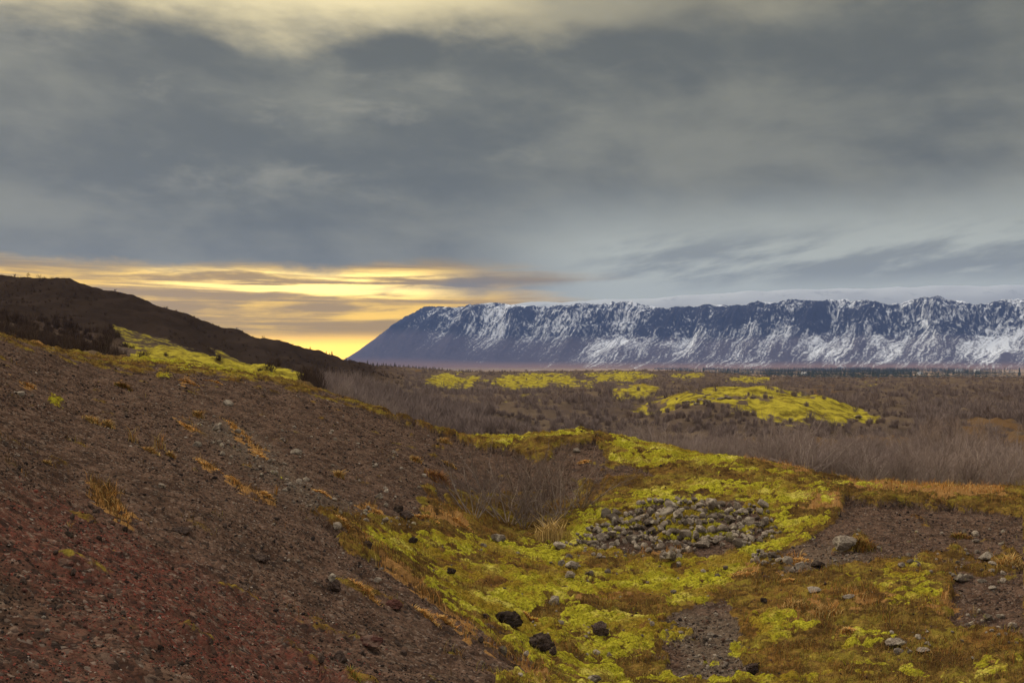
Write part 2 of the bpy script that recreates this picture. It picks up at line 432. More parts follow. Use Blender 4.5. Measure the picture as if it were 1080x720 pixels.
def ground(X, Y):
    """height and ground cover of any place"""
    z = base_height(X, Y)
    px, py = project(X, Y, z)
    u = X / Y
    near = 1 - sst(-0.5, 3.0, Y - rim_depth(u))
    wob = fbm(X * 0.9, Y * 0.9, 4, 21)
    wob2 = fbm(X * 3.1, Y * 3.1, 3, 41)
    k = 260.0 / np.maximum(Y, 6)                 # the outlines wander by about a quarter of a metre
    qx, qy = px + k * (wob * 0.9 + wob2 * .3), py + k * 0.35 * (fbm(X * .9 + 40, Y * .9, 3, 5) + wob2 * .35)
    mossn = lookup(MOSS_NEAR, qx, qy); heath = lookup(HEATH, qx, qy); orange = lookup(ORANGE, qx, qy)
    grey = lookup(GREY, qx, qy); red = lookup(RED, px, py)
    under = (py > 719) & (X > -0.2)              # ground below the picture's lower edge
    mossn = np.where(under, np.where(u < .32, .9, .5), mossn); heath = np.where(under, .9, heath)
    outr = (px > 1079); heath = np.where(outr & ~under, .5, heath); mossn = np.where(outr, .25, mossn)
    hillm = (1 - sst(-0.16, -0.10, u)) * sst(95, 120, Y)
    wf = fbm(X * .16, Y * .07, 4, 121); wf2 = fbm(X * .6, Y * .25, 3, 127)
    mossf = lookup(MOSS_FAR, px + 9 * wf + 3 * wf2, py + 2.2 * fbm(X * .12, Y * .05, 3, 125)) + .38 * (wf + .7 * wf2) * (1 - .6 * hillm); rust = lookup(RUST_FAR, px + k * wob, py + k * .4 * wob2)
    # breaking up: moss holds the floor in pillows with browner gaps
    crease = np.abs(perlin(X * 2.6, Y * 2.6, 63)) * 1.6
    m = mossn + 0.50 * (fbm(X * 0.55, Y * .8, 4, 11)) + .55 * fbm(X * 1.7, Y * 2.4, 4, 13, .6) - .34 * (1 - sst(0, .35, crease)) - 0.12 - .20 * sst(.22, .34, u)
    m = sst(0.28, 0.86, m) * sst(0.05, .35, mossn)
    h = sst(0.2, .7, heath + .5 * wob)
    o = sst(0.25, .75, orange * np.where((u > .2) & (Y < 27.5), .62, 1) + .4 * wob2)
    moss = near * m + (1 - near) * sst(.30, .75, mossf) * sst(.02, .15, lookup(MOSS_FAR_WIDE, px, py)) * (1 - .40 * hillm)
    far_heath = (1 - near) * (1 - hillm * .8)
    heath = near * h + far_heath
    orange = near * o + (1 - near) * sst(.3, .9, rust + .7 * (wf + .6 * wf2))
    red = near * np.clip(red * 1.1 + .35 * wob * sst(.02, .3, red), 0, 1)
    grey = near * np.clip(grey + .3 * wob2, 0, 1)
    # relief
    pil = 1 - np.abs(perlin(X * 1.3, Y * 1.3, 61)) * 1.6
    pil2 = sst(0, .8, crease)
    fine = fbm(X * 9, Y * 9, 2, 66)
    fade = 1 / (1 + (Y / 60) ** 2)
    dzm = near * moss * (0.09 * pil + 0.085 * pil2 + 0.022 * fine + .04)
    dzh = near * np.maximum(heath - moss, 0) * (0.07 * pil + 0.05 * pil2 + .03 * fine + .05)
    bare = near * (1 - np.clip(moss + heath, 0, 1))
    dzb = bare * (0.025 * wob2 + 0.02 * fine + .05 * wob)
    # the turf ends in a broken step along the rim
    turf = near * sst(0.25, 0.55, np.maximum(moss, heath)) * sst(-9, -4, Y - rim_depth(u)) * sst(-.2, -.1, u)
    z = z + dzm + dzh + dzb + turf * (0.30 + .12 * wob)
    z = z + (1 - near) * (fbm(X * .09, Y * .09, 4, 31) * .9 * sst(0, 40, Y - rim_depth(u)) + .12 * wob * fade * 4)
    knoll = (1 - near) * lookup(raster_knoll, px, py) * sst(80, 95, Y) * (1 - sst(150, 175, Y))
    z = z + knoll * 2.6
    z = z + hillm * (fbm(X * .03, Y * .02, 5, 35) * .6 * sst(.4, .9, (Y - 95) / 60))
    slide = np.abs(perlin(X * 0.10 + Y * .03, Y * .008, 38)) * hillm
    z = z - slide * .8
    z = z + fbm(X * .25, Y * .25, 3, 91) * .10 * near * bare
    M = dict(moss=moss, heath=np.clip(heath, 0, 1), orange=orange, red=red, grey=grey, hill=hillm, near=near, bare=bare, px=px, py=py)
    return z, M


raster_knoll = raster([(1.0, [(690, 428), (740, 418), (800, 418), (860, 428), (900, 440), (840, 444), (720, 440)])], 10)


def drop(px, Y):
    """a spot on the ground at this bearing and depth"""
    X = np.atleast_1d(np.asarray((px - 540) / F * Y * 1.0, float)); Yv = np.broadcast_to(np.asarray(Y, float), X.shape).copy()
    z, M = ground(X, Yv)
    return X, Yv, z, M


def on_ground(px, py, lo=3.0, hi=60.0):
    """where a line of sight meets the ground: first crossing between lo and hi"""
    Ys = np.geomspace(lo, hi, 700)
    a, b = (px - 540) / F, (360 - py) / F
    d = (a, math.cos(PITCH) - b * math.sin(PITCH), math.sin(PITCH) + b * math.cos(PITCH))
    X, Z = d[0] / d[1] * Ys, d[2] / d[1] * Ys
    z, _ = ground(X, Ys)
    below = np.nonzero(Z <= z)[0]
    i = below[0] if len(below) else len(Ys) - 1
    return np.array([X[i], Ys[i], z[i]])


# -- ground material
def ground_material():
    m, t, b = material("ground_cover", 0.97)
    P = t.pos()
    a1, a2 = t.sep(t.attr('cover')), t.sep(t.attr('soil'))
    moss, heath, orange = a1
    red, grey, hill = a2
    n_big = t.noise(P, 0.35, 4, 0.6); n_mid = t.noise(P, 2.3, 5, 0.62); n_fine = t.noise(P, 17, 4, 0.65)
    c1 = t.sep(t.vor(P, 14.0)); c2 = t.sep(t.vor(P, 34.0))
    n6 = t.noise(P, 5.5, 6, .72); n1 = t.noise(P, 1.0, 5, .62); nb = t.noise(P, 0.45, 4, .6)
    # bare scoria
    soil = t.mix(t.step(.35, .65, n_mid), (0.043, 0.0265, 0.0195), (0.104, 0.066, 0.0485))
    soil = t.mix(red * t.step(.2, .6, n_mid + .1) * (c2[2] * .7 + .3) * .9, soil, t.mix(c1[2], (0.055, 0.022, 0.018), (0.125, 0.040, 0.030)))
    soil = t.mix(grey * .75, soil, t.mix(n_fine, (0.055, 0.040, 0.029), (0.150, 0.120, 0.090)))
    soil = t.mix(t.step(.86, .97, c1[0]) * .45, soil, (0.15, 0.115, 0.092))
    soil = t.mix(t.step(.25, .05, c1[1]) * .75, soil, (0.020, 0.0165, 0.015))
    soil = t.mix(t.step(.90, .98, c2[0]) * .5, soil, (0.20, 0.165, 0.14))
    soil = t.mix(t.step(.35, .1, c2[1]) * .6, soil, (0.022, 0.018, 0.017))
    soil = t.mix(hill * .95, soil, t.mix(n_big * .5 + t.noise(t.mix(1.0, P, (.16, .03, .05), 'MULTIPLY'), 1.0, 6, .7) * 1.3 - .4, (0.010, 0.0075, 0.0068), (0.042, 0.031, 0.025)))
    # heath and dry grass
    hth = t.mix(t.step(.35, .65, n_mid), (0.048, 0.029, 0.011), (0.150, 0.098, 0.024))
    hth = t.mix(t.step(.5, .72, t.noise(P, 6.0, 4, .6)) * .8, hth, (0.220, 0.130, 0.040))
    hth = t.mix(t.step(.55, .35, n_fine) * .6, hth, (0.034, 0.022, 0.011))
    hth = t.mix(t.step(.52, .66, nb + (n6 - .5) * .7) * .5, hth, (0.170, 0.080, 0.024))
    hth = t.mix(t.step(.50, .64, n1 + (n6 - .5) * .7) * .5, hth, (0.190, 0.160, 0.024))
    hth = t.mix(t.step(.50, .38, n1 + (n6 - .5) * .5) * .6, hth, (0.040, 0.022, 0.010))
    org = t.mix(n_fine, (0.12, 0.062, 0.022), (0.31, 0.175, 0.065))
    # moss
    ms = t.mix(t.step(.26, .74, n6), (0.130, 0.112, 0.010), (0.370, 0.358, 0.028))
    ms = t.mix(t.step(.50, .66, n1 + (n6 - .5) * .5) * .65, ms, (0.47, 0.41, 0.10))
    ms = t.mix(t.step(.46, .60, nb + (n6 - .5) * .7) * .8, ms, (0.135, 0.075, 0.013))
    ms = t.mix(t.step(.52, .36, n_fine) * .8, ms, (0.060, 0.046, 0.009))
    ms = t.mix(t.step(.58, .70, n_fine) * .45, ms, (0.54, 0.50, 0.09))
    jit = (n_fine - .5) * .9 + (n6 - .5) * .9 + (n_mid - .5) * .3
    col = t.mix(t.step(.30, .62, heath + jit), soil, hth)
    col = t.mix(t.step(.35, .65, orange + jit), col, org)
    col = t.mix(t.step(.32, .72, moss + jit * 1.25), col, ms)
    # the far heath under the scrub
    dist = t.sep(P)[1]
    nf = t.noise(P, .55, 6, .72); nff = t.noise(P, .11, 5, .65)
    under = t.mix(t.step(.35, .65, nff), (0.064, 0.048, 0.041), (0.110, 0.082, 0.058))
    under = t.mix(t.step(.35, .75, orange * .75 + (nf - .5) * 1.4) * .55, under, (0.125, 0.068, 0.022))
    fm = t.mix(t.step(.36, .62, nf), (0.085, 0.064, 0.016), (0.32, 0.275, 0.034))
    fm = t.mix(t.step(.53, .68, nff) * .7, fm, (0.13, 0.085, 0.02))
    under = t.mix(t.step(.36, .66, moss - .10 + (nf - .5) * 1.9 + (nff - .5) * 1.3), under, fm)
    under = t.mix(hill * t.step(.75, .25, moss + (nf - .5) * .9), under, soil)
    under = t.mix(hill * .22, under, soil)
    col = t.mix(t.step(46, 58, dist), col, under)
    t.put(b.inputs['Base Color'], col)
    hgt = t.vor(P, 14.0, 'Distance') * -.6 + t.vor(P, 34.0, 'Distance') * -.35 + n_fine * .5
    t.put(b.inputs['Normal'], t.bump(hgt, 0.05, 0.9))
    return m


def build_ground():
    um = np.arange(-0.62, 0.6201, 0.00135)
    k = np.arange(1, 46)
    tail = 0.62 + np.cumsum(0.00135 * 1.10 ** k)
    tail = tail[tail < 1.4]
    us = np.concatenate([-tail[::-1], um, tail])
    vs = np.concatenate([np.arange(math.log(1.4), math.log(9), .008), np.arange(math.log(9), math.log(50), .0031), np.arange(math.log(50), math.log(500), .006), np.arange(math.log(500), math.log(1100), .02)])
    U, V = np.meshgrid(us, vs)
    Y = np.exp(V); X = U * Y
    z, M = ground(X.ravel(), Y.ravel())
    co = np.stack([X.ravel(), Y.ravel(), z], 1)
    nr, nc = X.shape
    f = grid_faces(nr, nc)
    fc_u, fc_y = U.ravel()[f].mean(1), Y.ravel()[f].mean(1)
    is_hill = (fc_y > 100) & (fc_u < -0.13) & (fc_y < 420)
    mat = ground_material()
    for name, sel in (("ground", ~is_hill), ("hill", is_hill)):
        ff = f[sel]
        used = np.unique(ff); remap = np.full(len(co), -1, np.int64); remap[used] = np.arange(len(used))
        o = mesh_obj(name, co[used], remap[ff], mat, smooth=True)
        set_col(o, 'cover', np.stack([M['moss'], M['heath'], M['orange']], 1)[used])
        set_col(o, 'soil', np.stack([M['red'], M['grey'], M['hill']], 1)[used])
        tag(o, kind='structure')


build_ground()

# ------------------------------------------------------------------ valley floor, snow mountain, snowfield
def build_far():
    m, t, b = material("valley_fields", .98)
    P = t.pos()
    n = t.noise(t.mix(1.0, P, (0.0012, 0.004, 0), 'MULTIPLY'), 1.0, 6, .6)
    c = t.mix(t.step(.42, .6, n), (0.10, 0.075, 0.045), (0.28, 0.20, 0.13))
    c = t.mix(t.step(.60, .68, t.noise(P, .004, 5, .6)) * .7, c, (0.55, 0.55, 0.56))
    t.put(b.inputs['Base Color'], c)
    xs = np.linspace(-9000, 12000, 120); ys = np.concatenate([np.linspace(750, 3000, 60), np.linspace(3100, 8800, 60)])
    X, Y = np.meshgrid(xs, ys)
    Z = -24 + fbm(X * .002, Y * .002, 3, 8) * 1.2
    tag(mesh_obj("valley_floor", np.stack([X.ravel(), Y.ravel(), Z.ravel()], 1), grid_faces(*X.shape), m, True), kind='structure')

    # mountain: a long plateau edge, slope of scree below a broken cliff
    P0 = np.array([-1270.0, 6250.0]); az = R(20)
    D = np.array([math.cos(az), -math.sin(az)]); Nn = np.array([math.sin(az), math.cos(az)])
    ss = np.concatenate([np.arange(-60, 4700, 5.0), np.arange(4700, 7600, 30)])
    tt = np.concatenate([np.arange(-40, 700, 5.0), np.arange(700, 1500, 40)])
    Sg, Tg = np.meshgrid(ss, tt)
    a = np.minimum(Tg, Sg * 0.90)
    soft_ = 60.0
    a = -soft_ * np.log(np.exp(-np.clip(Tg, -200, 2500) / soft_) + np.exp(-np.clip(Sg * 0.90, -200, 9000) / soft_))
    k = Sg - 0.50 * np.clip(a, 0, 700) + 26 * fbm(Sg / 120, a / 120, 3, 113)
    rid = 1 - 2 * np.abs(perlin(k / 210, a / 1400, 4)); rid2 = 1 - 2 * np.abs(perlin(k / 60, a / 500, 9)); rid3 = fbm(k / 20, a / 90, 3, 14)
    butt = 1 - 2 * np.abs(perlin(k / 300 + .35 * fbm(Sg / 400, a / 500, 2, 81), a / 1500, 24))
    up = sst(60, 380, a)
    ap = a + up * (62 * butt + 24 * rid + 9 * rid2 + 7 * rid3) + 95 * fbm(Sg / 620, a * 0 + .4, 2, 55) * up
    X = P0[0] + Sg * D[0] + Tg * Nn[0]; Y = P0[1] + Sg * D[1] + Tg * Nn[1]
    g = np.interp(ap, [-60, 0, 90, 330, 372, 400, 440, 458, 500, 560, 700, 1500], [-45, 0, 42, 205, 262, 275, 345, 362, 392, 391, 388, 380])
    ramp = sst(350, 1300, Sg)
    g = g * ramp + (1 - ramp) * np.interp(ap, [-60, 0, 250, 420, 540, 1500], [-45, 0, 205, 345, 392, 392])
    # crest height so that the skyline has the photographed profile
    pxs = 540 + F * X / Y
    prof = np.interp(pxs, [380, 430, 450, 480, 520, 545, 580, 600, 640, 660, 700, 745, 770, 800, 850, 880, 900, 950, 990, 1010, 1030, 1050, 1080, 1200, 1800],
                     [327, 326, 323, 325, 320, 323, 323.5, 322, 320, 319, 325, 323, 321, 319.5, 315.5, 317, 318, 318.5, 312, 317, 321, 318, 314, 316, 315])
    top = (384 - prof + fbm(Sg / 110, Sg * 0, 4, 6) * 2.6) / F * Y + 24
    Z = g / 392.0 * top - 26
    Z = Z + fbm(Sg / 40, Tg / 40, 4, 71) * 10 * sst(200, 420, ap) * (1 - sst(480, 640, ap) * .8)
    o = mesh_obj("mountain", np.stack([X.ravel(), Y.ravel(), Z.ravel()], 1), grid_faces(*X.shape), None, True)
    # snow cover: lies on the plateau, below the cliff and in the runnels; little on the western end
    gx = np.gradient(Z, axis=0) / np.gradient(Tg, axis=0)
    east = sst(300, 2000, Sg)
    st = fbm(k / 12, a / 120, 4, 19, .62); st2 = fbm(k / 75, a / 420, 3, 29); sp = .75 * fbm(Sg / 13, a / 11, 4, 39, .65) + .45 * fbm(Sg / 55, a / 7, 3, 43); sp2 = fbm(k / 36, a / 40, 3, 59)
    big = fbm(Sg / 260 - a / 300, a / 300, 3, 49)
    cl = 300 + 60 * fbm(Sg / 150, a * 0 + .3, 3, 33)                    # where the cliff foot runs
    rel = (a - cl) / 90                                                 # 0 at the foot, 1 well up the cliff
    band = np.interp(rel, [-3.6, -2.6, -1.5, -.5, -.05, .25, 1.3, 1.9, 2.4, 2.9], [-.50, -.32, -.14, .08, .14, -.24, -.26, -.22, -.10, .30])
    face = sst(-.3, .4, rel)
    sn = band + (1 - face) * (.44 * st + .32 * st2 + .34 * sp) + face * (.62 * sp + .44 * sp2 + .30 * st) + .03
    sn = sn - .50 * np.clip(big, -.7, .9) * (.35 + .65 * face)
    sn = sn - (.42 * face + .34 * (1 - face) * sst(40, 240, a)) * (butt - .1)
    sn = sn + .24 * fbm(Sg / 520, a / 900, 2, 93) + .10 - .10 * (1 - face)
    sn = sn - (1 - east) * np.interp(a, [0, 250, 330, 420, 520], [.75, .58, .15, -.06, 0])
    set_col(o, 'snow', np.stack([sn.ravel(), (ap / 500).ravel(), east.ravel()], 1).astype(np.float32))
    m, t, b = material("snowy_rock", .9)
    s_, hgt, e_ = t.sep(t.attr('snow'))
    P = t.pos()
    nf = t.noise(P, .05, 5, .65)
    rock = t.mix(nf, (0.014, 0.016, 0.024), (0.050, 0.048, 0.055))
    scree = t.mix(nf, (0.050, 0.047, 0.058), (0.105, 0.092, 0.105))
    scree = t.mix(t.step(.22, .02, hgt) * .8, scree, (0.20, 0.125, 0.085))
    base = t.mix(t.step(.52, .70, hgt + (nf - .5) * .16), scree, rock)
    col = t.mix(t.step(-.34, .74, s_ + (nf - .5) * .8 + (t.noise(P, .16, 3, .7) - .5) * .9), base, (0.66, 0.72, 0.80))
    t.put(b.inputs['Base Color'], col)
    t.put(b.inputs['Normal'], t.bump(nf, 6.0, .8))
    o.data.materials.append(m)
    tag(o, kind='structure')

    # the ice cap swelling up behind
    xs = np.linspace(-1200, 9500, 160); ys = np.linspace(7000, 8600, 50)
    X, Y = np.meshgrid(xs, ys)
    pxs = 540 + F * X / 7800
    cap = np.interp(pxs, [440, 500, 560, 640, 700, 780, 860, 960, 1080, 1300, 1800], [400, 326, 321, 318, 315, 309, 307, 304, 302, 300, 300])
    Z = (384 - cap) / F * 7800 * np.exp(-((Y - 7800) / 800.0) ** 4)
    Z = Z + fbm(X / 300, Y / 300, 4, 3) * 14
    m, t, b = material("snow", .8)
    n = t.noise(t.pos(), .006, 6, .65)
    t.put(b.inputs['Base Color'], t.mix(t.step(.55, .70, n) * .5, (0.38, 0.42, 0.46), (0.22, 0.25, 0.29)))
    tag(mesh_obj("snowfield", np.stack([X.ravel(), Y.ravel(), Z.ravel()], 1), grid_faces(*X.shape), m, True), kind='structure')


build_far()


def build_haze():
    x0, x1, y0, y1, z0, z1 = -9500, 12500, -40, 8900, -110, 700
    v = [(x, y, z) for z in (z0, z1) for y in (y0, y1) for x in (x0, x1)]
    f = [(0, 2, 3, 1), (4, 5, 7, 6), (0, 1, 5, 4), (2, 6, 7, 3), (0, 4, 6, 2), (1, 3, 7, 5)]
    o = mesh_obj("haze", v, np.array(f))
    m = bpy.data.materials.new("haze_air"); m.use_nodes = True
    nt = m.node_tree; nt.nodes.clear()
    out = nt.nodes.new('ShaderNodeOutputMaterial'); pv = nt.nodes.new('ShaderNodeVolumePrincipled')
    pv.inputs['Color'].default_value = (0.20, 0.36, 0.90, 1)
    pv.inputs['Density'].default_value = 0.000052
    pv.inputs['Anisotropy'].default_value = 0.0
    nt.links.new(pv.outputs[0], out.inputs['Volume'])
    o.data.materials.append(m)
    tag(o, "thin blue air between the heath and the snow mountain", "haze", kind='stuff')


build_haze()


# ------------------------------------------------------------------ stones
def on_ground_many(px, py, lo=2.5, hi=60.0, n=260):
    px, py = np.asarray(px, float), np.asarray(py, float)
    Ys = np.geomspace(lo, hi, n)
    a, b = (px - 540) / F, (360 - py) / F
    dy_ = math.cos(PITCH) - b * math.sin(PITCH); dz_ = math.sin(PITCH) + b * math.cos(PITCH)
    YY = np.broadcast_to(Ys[None], (len(px), n)); XX = (a / dy_)[:, None] * Ys[None]; ZZ = (dz_ / dy_)[:, None] * Ys[None]
    z, _ = ground(XX.ravel(), YY.ravel())
    below = ZZ <= z.reshape(XX.shape)
    i = np.where(below.any(1), below.argmax(1), n - 1)
    r = np.arange(len(px))
    X, Y = XX[r, i], YY[r, i]
    z, M = ground(X, Y)
    return np.stack([X, Y, z], 1), M


def ico(sub):
    bm = bmesh.new(); bmesh.ops.create_icosphere(bm, subdivisions=sub, radius=1.0)
    v = np.array([p.co[:] for p in bm.verts]); f = np.array([[q.index for q in p.verts] for p in bm.faces])
    bm.free(); return v, f


ICO = {k: ico(k) for k in (1, 2, 3, 4)}


def rock_shape(seed, sub=3, cuts=9, rough=.06, flat=.75, lumps=.0):
    r = np.random.default_rng(seed)
    v, f = ICO[sub][0].copy(), ICO[sub][1]
    for _ in range(cuts):                       # broken faces
        n = r.normal(size=3); n /= np.linalg.norm(n)
        d = r.uniform(.45, .85)
        over = np.maximum(v @ n - d, 0)
        v -= over[:, None] * n * r.uniform(.8, 1.0)
    for k, amp in ((1.6, rough * 1.6), (3.7, rough), (8.5, rough * .55)):
        nn = perlin(v[:, 0] * k + seed, v[:, 1] * k + v[:, 2] * k * .7, seed) + perlin(v[:, 2] * k, v[:, 0] * k - v[:, 1] * k * .6, seed + 5)
        v *= (1 + amp * nn)[:, None]
    if lumps:
        nn = np.abs(perlin(v[:, 0] * 2.6 + seed, v[:, 1] * 2.6 + v[:, 2] * 1.3, seed + 2))
        v *= (1 - lumps * nn)[:, None]
    v *= np.array([1.0, r.uniform(.7, .95), flat * r.uniform(.85, 1.1)])
    return v, f


def stone_material(name, dark, light, lichen, bump=.02, scale=1.0, lich_amt=.5):
    m, t, b = material(name, .93)
    n = bpy.data.materials[name].node_tree.nodes.new('ShaderNodeObjectInfo')
    rnd = S(t, n.outputs['Random'])
    P = t.pos()
    a = t.noise(P, 7 * scale, 5, .65); f = t.noise(P, 38 * scale, 4, .7); l = t.noise(P, 4.5 * scale, 5, .6)
    c = t.mix(t.step(.3, .7, a * .6 + rnd * .4), dark, light)
    c = t.mix(t.step(.55, .40, f) * .6, c, tuple(x * .4 for x in dark))
    c = t.mix(t.step(.54, .64, l) * lich_amt, c, lichen)
    t.put(b.inputs['Base Color'], c)
    if name == 'grey_lava_stone':
        c = t.mix(t.step(.60, .68, t.noise(P, 3.1, 5, .65)) * .55, c, (0.20, 0.185, 0.045))
        t.put(b.inputs['Base Color'], c)
    pores = t.vor(P, 30 * scale, 'Distance')
    t.put(b.inputs['Normal'], t.bump(f + a * .6 + pores * .5, bump, .9))
    return m


M_GREY = stone_material("grey_lava_stone", (0.095, 0.077, 0.063), (0.270, 0.228, 0.188), (0.38, 0.34, 0.27), lich_amt=.6)
M_DARK = stone_material("dark_scoria", (0.030, 0.023, 0.020), (0.080, 0.058, 0.050), (0.14, 0.11, 0.09), .03, lich_amt=.35)
M_RED = stone_material("red_scoria", (0.06, 0.028, 0.024), (0.13, 0.062, 0.052), (0.19, 0.14, 0.11), .02, lich_amt=.4)
M_PALE = stone_material("pale_stone", (0.13, 0.11, 0.09), (0.25, 0.215, 0.18), (0.36, 0.32, 0.26), .015)


def rock_meshes(name, count, mat, **kw):
    out = []
    for s in range(count):
        v, f = rock_shape(s * 13 + hash_name(name), **kw)
        o = mesh_obj(name, v, f, mat, smooth=False, link=False)
        me = o.data; bpy.data.objects.remove(o); out.append(me)
    return out


def hash_name(s): return sum(ord(c) * (i + 1) for i, c in enumerate(s)) % 997


def put_stone(name, me, p, size, rot, label, cat, group=None, sink=.25, tilt=(0, 0)):
    o = bpy.data.objects.new(name, me); COL.objects.link(o)
    s = np.atleast_1d(size); s = (s[0], s[0], s[0]) if len(s) == 1 else s
    o.scale = [float(x) for x in s]
    o.location = (float(p[0]), float(p[1]), float(p[2] + s[2] * (.72 - sink * 2)))
    o.rotation_euler = (tilt[0], tilt[1], rot)
    return tag(o, label, cat, group)


def heap_of_stones():
    ms = rock_meshes("lava_stone", 16, M_GREY, sub=3, cuts=13, rough=.06, flat=.75, lumps=.06)
    r = np.random.default_rng(11)
    outline = [(598, 570), (615, 560), (640, 545), (655, 538), (680, 528), (705, 524), (735, 525), (765, 530), (800, 530), (812, 537), (800, 541), (815, 552), (822, 557), (800, 567), (770, 570), (735, 573), (715, 580), (690, 577), (660, 570), (640, 573)]
    mask = raster([(1.0, outline)], 1)
    side = [(1.0, ell(808, 584, 18, 7)), (.9, ell(705, 582, 12, 4))]
    mask2 = raster(side, 1)
    pts = []
    tries = 0
    while len(pts) < 298 and tries < 90000:
        tries += 1
        x, y = r.uniform(590, 828), r.uniform(520, 594)
        w = max(mask[int(y), int(x)], mask2[int(y), int(x)] * .9)
        if r.random() > w * np.clip(.9 + 1.4 * float(perlin(np.array([x * .045]), np.array([y * .11]), 44)[0]), .12, 1): continue
        rad = (2.3 + 4.6 * r.random() ** 2.4) * (1.12 if 640 < x < 790 else .85)
        rad = min(rad, 8)
        if all(((x - q[0]) / 1.0) ** 2 + ((y - q[1]) * 1.45) ** 2 > (.78 * (rad + q[2])) ** 2 for q in pts): pts.append((x, y, rad))
        elif tries > 30000 and r.random() < .04:
            pts.append((x, y, rad * .75))
    pts = np.array(pts)
    P, M = on_ground_many(pts[:, 0], pts[:, 1] + 7)
    for i, p in enumerate(P):
        size = pts[i, 2] / F * p[1] * 1.32
        lift = .06 * r.random() ** 2
        put_stone("lava_stone", ms[i % len(ms)], p + np.array([0, 0, lift]), size * r.uniform(.85, 1.15, 3), r.uniform(0, 6.28),
                  "rough grey lava stone in the big stone heap ringed by moss", "stone", "stones of the grey heap on the moss", sink=.17, tilt=(r.uniform(-.7, .7), r.uniform(-.7, .7)))


heap_of_stones()


